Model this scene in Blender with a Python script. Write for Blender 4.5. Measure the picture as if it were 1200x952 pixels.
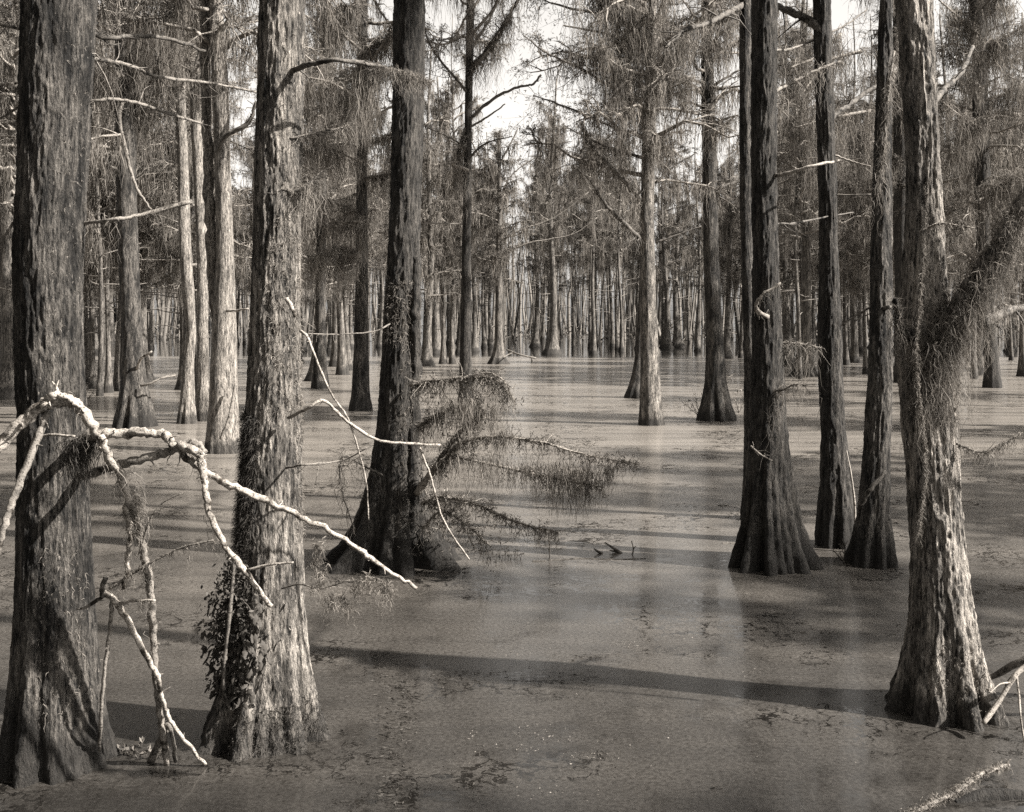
import bpy, math, random
import numpy as np
from mathutils import Vector

for o in list(bpy.data.objects):
    bpy.data.objects.remove(o)
SC = bpy.context.scene
COL = SC.collection

# ------------------------------------------------------------------ camera, sky, sun, exposure
F, CAMH, HOR = 1287.0, 2.6, 372.0          # focal length in photo pixels, eye height (m), horizon row
cam_d = bpy.data.cameras.new('camera')
cam = bpy.data.objects.new('camera', cam_d)
COL.objects.link(cam)
cam.location = (0, 0, CAMH)
cam.rotation_euler = (math.radians(90), 0, 0)
cam_d.sensor_width = 36
cam_d.lens = F * 36 / 1200
cam_d.shift_y = -(476 - HOR) / 1200
cam_d.clip_end = 3000
SC.camera = cam

SUN_EL, SUN_AZ = math.radians(41), math.radians(17)     # azimuth: from the right, a little behind the camera
world = bpy.data.worlds.new('World')
SC.world = world
world.use_nodes = True
wn, wl = world.node_tree.nodes, world.node_tree.links
wn.clear()
sky = wn.new('ShaderNodeTexSky')
sky.sky_type = 'NISHITA'
sky.sun_disc = False
sky.sun_elevation = SUN_EL
sky.sun_rotation = math.pi / 2 + SUN_AZ
sky.air_density = 1.0
sky.dust_density = 2.0
hs = wn.new('ShaderNodeHueSaturation')
hs.inputs['Saturation'].default_value = 0.0             # black-and-white print, toned a little warm
tint = wn.new('ShaderNodeMix')
tint.data_type = 'RGBA'; tint.blend_type = 'MULTIPLY'
tint.inputs[0].default_value = 1.0
tint.inputs[7].default_value = (1.0, 0.962, 0.91, 1)
bg = wn.new('ShaderNodeBackground')
bg.inputs['Strength'].default_value = 0.065
wo = wn.new('ShaderNodeOutputWorld')
wl.new(sky.outputs[0], hs.inputs['Color'])
wl.new(hs.outputs[0], tint.inputs[6])
wl.new(tint.outputs[2], bg.inputs[0])
wl.new(bg.outputs[0], wo.inputs[0])

sun_d = bpy.data.lights.new('sun', 'SUN')
sun_d.energy = 5.0
sun_d.angle = math.radians(0.9)
sun_d.color = (1.0, 0.955, 0.895)
sun = bpy.data.objects.new('sun', sun_d)
COL.objects.link(sun)
S = Vector((math.cos(SUN_EL) * math.cos(SUN_AZ), -math.cos(SUN_EL) * math.sin(SUN_AZ), math.sin(SUN_EL)))
sun.rotation_euler = S.to_track_quat('Z', 'Y').to_euler()
sun.location = (20, -5, 30)

SC.view_settings.view_transform = 'Standard'
SC.view_settings.look = 'None'
SC.view_settings.exposure = 1.95
SC.view_settings.gamma = 1.0
SC.view_settings.use_curve_mapping = False
SC.cycles.use_denoising = False
SC.cycles.max_bounces = 4
SC.cycles.diffuse_bounces = 2
SC.cycles.transparent_max_bounces = 8
SC.cycles.sample_clamp_indirect = 4.0

rng = np.random.default_rng(7)
random.seed(7)

# ------------------------------------------------------------------ helpers
def P(px, py, d):
    """a photo pixel at distance d (m along the view) -> world point"""
    return np.array([(px - 600) / F * d, d, CAMH - (py - HOR) / F * d])

def dist_of(ybase):
    return F * CAMH / (ybase - HOR)

_tab = rng.random(4096).astype(np.float32)
def _h(i, j, k):
    n = (i * 73856093) ^ (j * 19349663) ^ (k * 83492791)
    return _tab[np.abs(n ^ (n >> 13)) & 4095]
def vnoise(x, y, z):
    xi, yi, zi = np.floor(x).astype(np.int64), np.floor(y).astype(np.int64), np.floor(z).astype(np.int64)
    fx, fy, fz = x - xi, y - yi, z - zi
    fx = fx * fx * (3 - 2 * fx); fy = fy * fy * (3 - 2 * fy); fz = fz * fz * (3 - 2 * fz)
    def l(a, b, t): return a + (b - a) * t
    return l(l(l(_h(xi, yi, zi), _h(xi + 1, yi, zi), fx), l(_h(xi, yi + 1, zi), _h(xi + 1, yi + 1, zi), fx), fy),
             l(l(_h(xi, yi, zi + 1), _h(xi + 1, yi, zi + 1), fx), l(_h(xi, yi + 1, zi + 1), _h(xi + 1, yi + 1, zi + 1), fx), fy), fz)

class MB:
    """collects triangles, links them as ONE mesh object"""
    def __init__(s): s.v, s.f, s.n = [], [], 0
    def add(s, v, f):
        v = np.asarray(v, np.float32).reshape(-1, 3); f = np.asarray(f, np.int64).reshape(-1, 3)
        s.v.append(v); s.f.append(f + s.n); s.n += len(v)
    def mesh(s, name, mat, smooth=False):
        v = np.concatenate(s.v); f = np.concatenate(s.f)
        me = bpy.data.meshes.new(name)
        me.vertices.add(len(v)); me.vertices.foreach_set('co', v.ravel())
        me.loops.add(len(f) * 3); me.loops.foreach_set('vertex_index', f.ravel().astype(np.int32))
        me.polygons.add(len(f))
        me.polygons.foreach_set('loop_start', np.arange(0, len(f) * 3, 3, dtype=np.int32))
        me.polygons.foreach_set('loop_total', np.full(len(f), 3, np.int32))
        if smooth: me.polygons.foreach_set('use_smooth', np.ones(len(f), bool))
        me.update(calc_edges=True)
        me.materials.append(mat)
        return me
    def build(s, name, mat, parent=None, smooth=False):
        return put(name, s.mesh(name, mat, smooth), parent)

def put(name, me, parent=None, loc=(0, 0, 0)):
    o = bpy.data.objects.new(name, me)
    COL.objects.link(o)
    o.parent = parent
    if name in ('moss', 'foliage', 'dead_twigs', 'limbs', 'crown', 'leaves', 'stems'): o['kind'] = 'stuff'
    o.location = loc
    return o
def tag(o, label=None, cat=None, group=None, kind=None):
    for k, v in (('label', label), ('category', cat), ('group', group), ('kind', kind)):
        if v: o[k] = v
    return o
def empty(name, loc):
    o = bpy.data.objects.new(name, None)
    COL.objects.link(o)
    o.location = tuple(float(c) for c in loc)
    o.empty_display_size = 0.2
    return o

def smooth_line(pts, n):
    """Catmull-Rom through pts, n samples"""
    p = np.asarray(pts, float)
    if len(p) < 3:
        t = np.linspace(0, 1, n)[:, None]
        return p[0] * (1 - t) + p[-1] * t
    q = np.vstack([2 * p[0] - p[1], p, 2 * p[-1] - p[-2]])
    u = np.linspace(0, len(p) - 1 - 1e-6, n); i = u.astype(int); t = (u - i)[:, None]
    a, b, c, d = q[i], q[i + 1], q[i + 2], q[i + 3]
    return 0.5 * (2 * b + (c - a) * t + (2 * a - 5 * b + 4 * c - d) * t * t + (3 * b - a - 3 * c + d) * t ** 3)

def ring_faces(k, s, off=0, close=True):
    i = np.arange(k - 1)[:, None]; j = np.arange(s)[None, :]
    a = i * s + j; b = i * s + (j + 1) % s; c = a + s; d = b + s
    f = np.concatenate([np.stack([a, b, d], -1).reshape(-1, 3), np.stack([a, d, c], -1).reshape(-1, 3)])
    if close:
        cap = np.array([[(k - 1) * s, (k - 1) * s + m, (k - 1) * s + m + 1] for m in range(1, s - 1)])
        cap0 = np.array([[0, m + 1, m] for m in range(1, s - 1)])
        f = np.concatenate([f, cap, cap0])
    return f + off

def tube(mb, pts, rad, sides=8, rough=0.0, freq=20.0):
    """one limb: curved tube with local frames and uneven bark"""
    p = np.asarray(pts, float); k = len(p)
    t = np.gradient(p, axis=0); t /= np.linalg.norm(t, axis=1)[:, None] + 1e-9
    ref = np.array([0.13, 0.31, 0.94]) if abs(t[:, 2]).mean() < 0.8 else np.array([0.2, 0.95, 0.1])
    u = np.cross(t, ref); u /= np.linalg.norm(u, axis=1)[:, None] + 1e-9
    w = np.cross(t, u)
    a = np.linspace(0, 2 * math.pi, sides, endpoint=False)
    r = np.broadcast_to(np.asarray(rad, float), (k,))[:, None]
    v = p[:, None, :] + r[..., None] * (np.cos(a)[None, :, None] * u[:, None, :] + np.sin(a)[None, :, None] * w[:, None, :])
    if rough:
        arc = np.concatenate([[0], np.cumsum(np.linalg.norm(np.diff(p, axis=0), axis=1))])[:, None] / (np.mean(r) * 3.2) + p[0, 0] * 31
        ca, sa = np.cos(a)[None], np.sin(a)[None]
        n = vnoise(ca * 1.1 + 9 + arc * 0, sa * 1.1 + 5 + arc * 0, arc) - 0.5                  # bulges along the wood
        m = vnoise(ca * 3.0 + arc * 0, sa * 3.0 + arc * 0, arc * .6) - 0.5                     # lengthwise ridges
        v = v + (v - p[:, None, :]) * (rough * (1.5 * n + 1.6 * m))[..., None]
    mb.add(v, ring_faces(k, sides))

def tubes(mb, lines, r0, r1, sides=3):
    """many thin twigs at once: lines (n,k,3)"""
    n, k, _ = lines.shape
    if n == 0: return
    ax = lines[:, -1] - lines[:, 0]; ax /= np.linalg.norm(ax, axis=1)[:, None] + 1e-9
    rnd = rng.normal(size=(n, 3)); u = np.cross(ax, rnd); u /= np.linalg.norm(u, axis=1)[:, None] + 1e-9
    w = np.cross(ax, u)
    a = np.linspace(0, 2 * math.pi, sides, endpoint=False)
    circ = np.cos(a)[None, :, None] * u[:, None, :] + np.sin(a)[None, :, None] * w[:, None, :]
    r = (np.asarray(r0).reshape(-1, 1) * np.linspace(1, 0, k)[None] + np.asarray(r1).reshape(-1, 1) * np.linspace(0, 1, k)[None])
    r = np.broadcast_to(r, (n, k))
    v = lines[:, :, None, :] + r[:, :, None, None] * circ[:, None]
    base = ring_faces(k, sides, close=False)
    f = base[None] + (np.arange(n) * k * sides)[:, None, None]
    mb.add(v, f)

def unit(v): return v / (np.linalg.norm(v, axis=-1, keepdims=True) + 1e-9)

def leaves(mb, pos, dirs, length, width):
    """small leaf blades: a folded pair of triangles each"""
    n = len(pos); d = unit(dirs)
    s = unit(np.cross(d, rng.normal(size=(n, 3))))
    L = np.broadcast_to(length, (n,))[:, None]; W = np.broadcast_to(width, (n,))[:, None]
    v = np.stack([pos, pos + d * L * .45 + s * W * .5, pos + d * L, pos + d * L * .5 - s * W * .5], 1)
    f = np.array([[0, 1, 2], [0, 2, 3]])[None] + (np.arange(n) * 4)[:, None, None]
    mb.add(v, f)

def strands(mb, pos, length, width, segs=6, wander=0.12, curl=0.0, out=None):
    """hanging moss: tapering wandering ribbons"""
    n = len(pos)
    if n == 0: return
    L = np.broadcast_to(length, (n,))
    st = np.zeros((n, segs + 1, 3)); 
    step = rng.normal(size=(n, segs, 3)) * wander; step[..., 2] = -1 + rng.normal(size=(n, segs)) * wander * .5
    step *= (L / segs)[:, None, None]
    if out is not None: step[:, 0] += out * (L / segs)[:, None]
    st[:, 1:] = np.cumsum(step, 1)
    if curl:
        ph = rng.random((n, 1)) * 6.28; t = np.arange(segs + 1)[None] * 1.9
        st[..., 0] += curl * np.cos(ph + t); st[..., 1] += curl * np.sin(ph + t)
    c = pos[:, None, :] + st
    ang = rng.random((n, 1)) * 6.28 + rng.normal(size=(n, segs + 1)) * .5
    wv = np.stack([np.cos(ang), np.sin(ang), np.zeros_like(ang)], -1)
    w = np.broadcast_to(width, (n,))[:, None] * (np.linspace(1, .12, segs + 1) ** .7)[None]
    v = np.stack([c - wv * w[..., None] * .5, c + wv * w[..., None] * .5], 2)       # n, segs+1, 2, 3
    i = np.arange(segs)
    base = np.concatenate([np.stack([2 * i, 2 * i + 1, 2 * i + 3], -1), np.stack([2 * i, 2 * i + 3, 2 * i + 2], -1)])
    f = base[None] + (np.arange(n) * 2 * (segs + 1))[:, None, None]
    mb.add(v, f)

def tufts(mb, pos, size, width, per=7):
    """curly wiry moss tufts: short ribbons in every direction that bend down"""
    n = len(pos); p = np.repeat(pos, per, 0)
    d = unit(rng.normal(size=(n * per, 3)) + np.array([0, 0, -.3]))
    L = np.repeat(np.broadcast_to(size, (n,)), per)[:, None] * rng.uniform(.5, 1.2, (n * per, 1))
    b = unit(rng.normal(size=(n * per, 3)))
    p1 = p + d * L * .5 + b * L * .12; p2 = p + d * L * .85 + b * L * .1 + np.array([0, 0, -1]) * L * .3
    s = unit(np.cross(d, rng.normal(size=(n * per, 3)))) * width * .5
    v = np.stack([p - s, p + s, p1 - s * .8, p1 + s * .8, p2], 1)
    f = np.array([[0, 1, 3], [0, 3, 2], [2, 3, 4]])[None] + (np.arange(n * per) * 5)[:, None, None]
    mb.add(v, f)

# ------------------------------------------------------------------ materials (a toned black-and-white world)
TONE = (1.0, 0.912, 0.81)
def tone(g): return (g * .70 * TONE[0], g * .70 * TONE[1], g * .70 * TONE[2], 1)

def new_mat(name):
    m = bpy.data.materials.new(name); m.use_nodes = True
    nt = m.node_tree; nt.nodes.clear()
    out = nt.nodes.new('ShaderNodeOutputMaterial'); bs = nt.nodes.new('ShaderNodeBsdfPrincipled')
    nt.links.new(bs.outputs[0], out.inputs[0])
    return m, nt, bs, out
def N(nt, t, **kw):
    n = nt.nodes.new(t)
    for k, v in kw.items(): setattr(n, k, v)
    return n
def ramp(nt, fac, stops):
    r = nt.nodes.new('ShaderNodeValToRGB')
    el = r.color_ramp.elements
    el[0].position, el[0].color = stops[0]
    el[1].position, el[1].color = stops[-1]
    for p, c in stops[1:-1]:
        e = el.new(p); e.color = c
    nt.links.new(fac, r.inputs[0])
    return r
def noise(nt, vec, scale, detail=4, rough=.6):
    n = nt.nodes.new('ShaderNodeTexNoise')
    n.inputs['Scale'].default_value = scale; n.inputs['Detail'].default_value = detail; n.inputs['Roughness'].default_value = rough
    nt.links.new(vec, n.inputs['Vector'])
    return n
def mapping(nt, vec, scale):
    m = nt.nodes.new('ShaderNodeMapping'); m.inputs['Scale'].default_value = scale
    nt.links.new(vec, m.inputs['Vector'])
    return m.outputs[0]
def mixc(nt, fac, a, b, mode='MIX'):
    m = nt.nodes.new('ShaderNodeMix'); m.data_type = 'RGBA'; m.blend_type = mode
    if isinstance(fac, (int, float)): m.inputs[0].default_value = fac
    else: nt.links.new(fac, m.inputs[0])
    for k, s in ((6, a), (7, b)):
        if isinstance(s, tuple): m.inputs[k].default_value = s
        else: nt.links.new(s, m.inputs[k])
    return m.outputs[2]
def math_n(nt, op, a, b=None, c=None, clamp=False):
    m = nt.nodes.new('ShaderNodeMath'); m.operation = op; m.use_clamp = clamp
    for k, s in enumerate((a, b, c)):
        if s is None: continue
        if isinstance(s, (int, float)): m.inputs[k].default_value = s
        else: nt.links.new(s, m.inputs[k])
    return m.outputs[0]

def bark_mat(name, lo, hi, sc=1.0, wet=0.45, bump=0.6, patch=0.5):
    m, nt, bs, out = new_mat(name)
    tc = N(nt, 'ShaderNodeTexCoord'); oi = N(nt, 'ShaderNodeObjectInfo')
    off = N(nt, 'ShaderNodeVectorMath', operation='MULTIPLY_ADD')
    nt.links.new(oi.outputs['Random'], off.inputs[0]); off.inputs[1].default_value = (37, 19, 11)
    nt.links.new(tc.outputs['Object'], off.inputs[2])
    v = off.outputs[0]
    fib = noise(nt, mapping(nt, v, (27 * sc, 27 * sc, 4.0 * sc)), 1.0, 5, .72)          # long fibrous strips
    fine = noise(nt, mapping(nt, v, (66 * sc, 66 * sc, 14 * sc)), 1.0, 4, .75)
    big = noise(nt, mapping(nt, v, (7.0, 7.0, 1.8)), 1.0, 6, .65)                        # lichen and weathering patches
    fleck = noise(nt, mapping(nt, v, (60 * sc, 60 * sc, 22 * sc)), 1.0, 3, .6)
    c1 = ramp(nt, fib.outputs[0], [(.42, tone(lo)), (.5, tone((lo + hi) * .33)), (.59, tone(hi))]).outputs[0]
    c2 = ramp(nt, fine.outputs[0], [(.42, tone(lo * .8)), (.58, tone(hi * 1.1))]).outputs[0]
    c = mixc(nt, .45, c1, c2)
    dark = ramp(nt, big.outputs[0], [(.40, (1 - patch, 1 - patch, 1 - patch, 1)), (.58, (1, 1, 1, 1))]).outputs[0]
    c = mixc(nt, 1.0, c, dark, 'MULTIPLY')
    lic = ramp(nt, fleck.outputs[0], [(.64, (0, 0, 0, 1)), (.70, (1, 1, 1, 1))]).outputs[0]
    c = mixc(nt, math_n(nt, 'MULTIPLY', lic, .65), c, tone(min(hi * 1.35, .62)))
    # waterline stain: algae and wet bark up to an uneven height
    sx = N(nt, 'ShaderNodeSeparateXYZ'); nt.links.new(tc.outputs['Object'], sx.inputs[0])
    edge = noise(nt, mapping(nt, v, (6, 6, 2)), 1.0, 4, .7)
    h = math_n(nt, 'MULTIPLY_ADD', edge.outputs[0], wet * 1.1, wet * .25)
    k = math_n(nt, 'SUBTRACT', h, sx.outputs[2]); k = math_n(nt, 'MULTIPLY', k, 9.0, clamp=True)
    c = mixc(nt, math_n(nt, 'MULTIPLY', k, .78), c, tone(.022))
    nt.links.new(c, bs.inputs['Base Color'])
    bs.inputs['Roughness'].default_value = .85
    bs.inputs['Specular IOR Level'].default_value = .25
    if bump:
        b = N(nt, 'ShaderNodeBump'); b.inputs['Strength'].default_value = bump; b.inputs['Distance'].default_value = .03
        hh = math_n(nt, 'ADD', math_n(nt, 'MULTIPLY', fib.outputs[0], 1.2), fine.outputs[0])
        nt.links.new(hh, b.inputs['Height']); nt.links.new(b.outputs[0], bs.inputs['Normal'])
    return m

def leaf_mat(name, lo, hi, trans=.35, scale=1.3):
    m, nt, bs, out = new_mat(name)
    g = N(nt, 'ShaderNodeNewGeometry'); oi = N(nt, 'ShaderNodeObjectInfo')
    tc = N(nt, 'ShaderNodeTexCoord')
    n = noise(nt, tc.outputs['Object'], scale, 3, .6)
    r = math_n(nt, 'ADD', math_n(nt, 'MULTIPLY', g.outputs['Random Per Island'], .5), math_n(nt, 'MULTIPLY', n.outputs[0], .5))
    c = ramp(nt, r, [(.25, tone(lo)), (.75, tone(hi))]).outputs[0]
    nt.links.new(c, bs.inputs['Base Color'])
    bs.inputs['Roughness'].default_value = .7; bs.inputs['Specular IOR Level'].default_value = .2
    t = N(nt, 'ShaderNodeBsdfTranslucent'); nt.links.new(c, t.inputs[0])
    mx = N(nt, 'ShaderNodeMixShader'); mx.inputs[0].default_value = trans
    nt.links.new(bs.outputs[0], mx.inputs[1]); nt.links.new(t.outputs[0], mx.inputs[2]); nt.links.new(mx.outputs[0], out.inputs[0])
    return m

def dead_mat(name, lo, hi):
    m, nt, bs, out = new_mat(name)
    tc = N(nt, 'ShaderNodeTexCoord')
    a = noise(nt, tc.outputs['Object'], 26, 5, .7); b = noise(nt, tc.outputs['Object'], 110, 3, .6)
    c = ramp(nt, a.outputs[0], [(.34, tone(lo)), (.50, tone(hi)), (.72, tone(min(hi * 1.2, .8)))]).outputs[0]
    d = ramp(nt, b.outputs[0], [(.36, tone(.25)), (.46, (1, 1, 1, 1))]).outputs[0]
    rem = noise(nt, tc.outputs['Object'], 9, 4, .65)                     # remnants of dark bark
    e = ramp(nt, rem.outputs[0], [(.36, tone(.18)), (.46, (1, 1, 1, 1))]).outputs[0]
    nt.links.new(mixc(nt, 1.0, mixc(nt, 1.0, c, d, 'MULTIPLY'), e, 'MULTIPLY'), bs.inputs['Base Color'])
    bs.inputs['Roughness'].default_value = .8; bs.inputs['Specular IOR Level'].default_value = .25
    bp = N(nt, 'ShaderNodeBump'); bp.inputs['Strength'].default_value = .5; bp.inputs['Distance'].default_value = .006
    nt.links.new(b.outputs[0], bp.inputs['Height']); nt.links.new(bp.outputs[0], bs.inputs['Normal'])
    return m

M = {
    'bark': bark_mat('bark_grey', .003, .20, 1.0, .40, 1.0, .85),
    'bark_dark': bark_mat('bark_dark', .003, .12, 1.0, .50, .9),
    'bark_pale': bark_mat('bark_pale', .010, .62, 1.0, .28, 1.0, .6),
    'bark_bright': bark_mat('bark_bright', .005, .46, 1.0, .30, 1.0, .7),
    'bark_far': bark_mat('bark_far', .015, .28, .55, .5, 0, .5),
    'bark_mid': bark_mat('bark_mid', .02, .50, 1.0, .35, .9, .4),
    'twig_far': dead_mat('twig_far', .10, .30),
    'twig': dead_mat('twig_bark', .07, .34),
    'limb': dead_mat('limb_bark', .02, .15),
    'dead': dead_mat('weathered_wood', .15, .40),
    'dead_dim': dead_mat('old_wood', .06, .24),
    'leaf': leaf_mat('needle_foliage', .03, .30, .4, .9),
    'leaf_far': leaf_mat('far_foliage', .02, .30, .4, .5),
    'moss': leaf_mat('spanish_moss', .07, .42, .5, 1.5),
    'moss_near': leaf_mat('spanish_moss_pale', .12, .40, .4, 5),
    'far_stem': leaf_mat('far_stem', .006, .24, 0.0, .05),
    'moss_dark': leaf_mat('dark_moss', .03, .11, .25, 5),
    'fern': leaf_mat('fern_leaf', .02, .14, .25, 6),
}

# ------------------------------------------------------------------ water with its duckweed skin
def water_mat():
    m, nt, bs, out = new_mat('duckweed_water')
    g = N(nt, 'ShaderNodeNewGeometry'); p = g.outputs['Position']
    sx = N(nt, 'ShaderNodeSeparateXYZ'); nt.links.new(p, sx.inputs[0])
    grain = noise(nt, p, 170, 2, .7)
    spots = noise(nt, p, 34, 4, .7)
    drift = noise(nt, mapping(nt, p, (.16, 1.5, 1)), 1.0, 5, .62)            # wind rows
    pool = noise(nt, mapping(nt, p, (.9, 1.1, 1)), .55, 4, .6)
    thin = ramp(nt, grain.outputs[0], [(.28, tone(.014)), (.5, tone(.040)), (.74, tone(.080))]).outputs[0]      # dark near tone: steep view of the water painted into the colour
    full = ramp(nt, grain.outputs[0], [(.28, tone(.17)), (.5, tone(.26)), (.74, tone(.36))]).outputs[0]         # bright far tone: low-angle sky glare painted into the colour
    far_glare = math_n(nt, 'ADD', sx.outputs[1], math_n(nt, 'MULTIPLY', pool.outputs[0], 8.0))
    far_glare = math_n(nt, 'MULTIPLY', math_n(nt, 'SUBTRACT', far_glare, 10.0), 1 / 16.0, clamp=True)  # ramp with distance that blends in the painted glare
    c = mixc(nt, far_glare, thin, full)
    c2 = ramp(nt, spots.outputs[0], [(.32, tone(.40)), (.62, (1.2, 1.2, 1.2, 1))]).outputs[0]
    c = mixc(nt, 1.0, c, c2, 'MULTIPLY')
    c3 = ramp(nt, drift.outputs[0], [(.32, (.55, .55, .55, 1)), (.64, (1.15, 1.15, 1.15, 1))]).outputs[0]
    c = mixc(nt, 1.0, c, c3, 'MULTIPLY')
    # gaps: cracked edges between floating rafts, only in some places
    wob = N(nt, 'ShaderNodeVectorMath', operation='MULTIPLY_ADD')
    wn1 = noise(nt, p, 5.0, 4, .7); nt.links.new(wn1.outputs['Color'], wob.inputs[0]); wob.inputs[1].default_value = (.5, .5, 0); nt.links.new(p, wob.inputs[2])
    vo = N(nt, 'ShaderNodeTexVoronoi', feature='DISTANCE_TO_EDGE'); vo.inputs['Scale'].default_value = 5.5
    nt.links.new(wob.outputs[0], vo.inputs['Vector'])
    crack = math_n(nt, 'LESS_THAN', vo.outputs['Distance'], .05)
    cm = math_n(nt, 'GREATER_THAN', math_n(nt, 'ADD', pool.outputs[0], math_n(nt, 'MULTIPLY', spots.outputs[0], .35)), .715)
    gap = math_n(nt, 'MULTIPLY', crack, cm)
    opn = noise(nt, mapping(nt, p, (1.0, .8, 1)), 1.5, 7, .68)             # half-open places where the cover is thin
    op = math_n(nt, 'MULTIPLY', math_n(nt, 'SUBTRACT', opn.outputs[0], .50), 5.0, clamp=True)
    op = math_n(nt, 'MULTIPLY', op, math_n(nt, 'MULTIPLY_ADD', far_glare, -.75, .78))
    gap = math_n(nt, 'MAXIMUM', gap, op)
    # open water towards the far bank
    far = math_n(nt, 'ADD', sx.outputs[1], math_n(nt, 'MULTIPLY', drift.outputs[0], 22))
    far = math_n(nt, 'GREATER_THAN', far, 83.0)
    gap = math_n(nt, 'MAXIMUM', gap, far)
    wat = N(nt, 'ShaderNodeBsdfPrincipled')
    wat.inputs['Base Color'].default_value = tone(.012); wat.inputs['Roughness'].default_value = .06
    rip = noise(nt, mapping(nt, p, (1.2, 3.0, 1)), 1.2, 3, .5)
    bpw = N(nt, 'ShaderNodeBump'); bpw.inputs['Strength'].default_value = .12; bpw.inputs['Distance'].default_value = .03
    nt.links.new(rip.outputs[0], bpw.inputs['Height']); nt.links.new(bpw.outputs[0], wat.inputs['Normal'])
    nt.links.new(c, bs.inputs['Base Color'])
    bs.inputs['Roughness'].default_value = .5; bs.inputs['Specular IOR Level'].default_value = .3
    bs.inputs['Coat Weight'].default_value = .8; bs.inputs['Coat Roughness'].default_value = .2; bs.inputs['Coat IOR'].default_value = 1.33
    bp = N(nt, 'ShaderNodeBump'); bp.inputs['Strength'].default_value = .35; bp.inputs['Distance'].default_value = .006
    nt.links.new(math_n(nt, 'ADD', grain.outputs[0], spots.outputs[0]), bp.inputs['Height']); nt.links.new(bp.outputs[0], bs.inputs['Normal'])
    mx = N(nt, 'ShaderNodeMixShader')
    nt.links.new(gap, mx.inputs[0]); nt.links.new(bs.outputs[0], mx.inputs[1]); nt.links.new(wat.outputs[0], mx.inputs[2]); nt.links.new(mx.outputs[0], out.inputs[0])
    return m
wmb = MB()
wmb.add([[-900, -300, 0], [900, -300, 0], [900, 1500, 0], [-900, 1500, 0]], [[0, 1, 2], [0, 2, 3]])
water = tag(wmb.build('water', water_mat()), 'still swamp water covered by a pale skin of duckweed', 'water', kind='structure')

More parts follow.
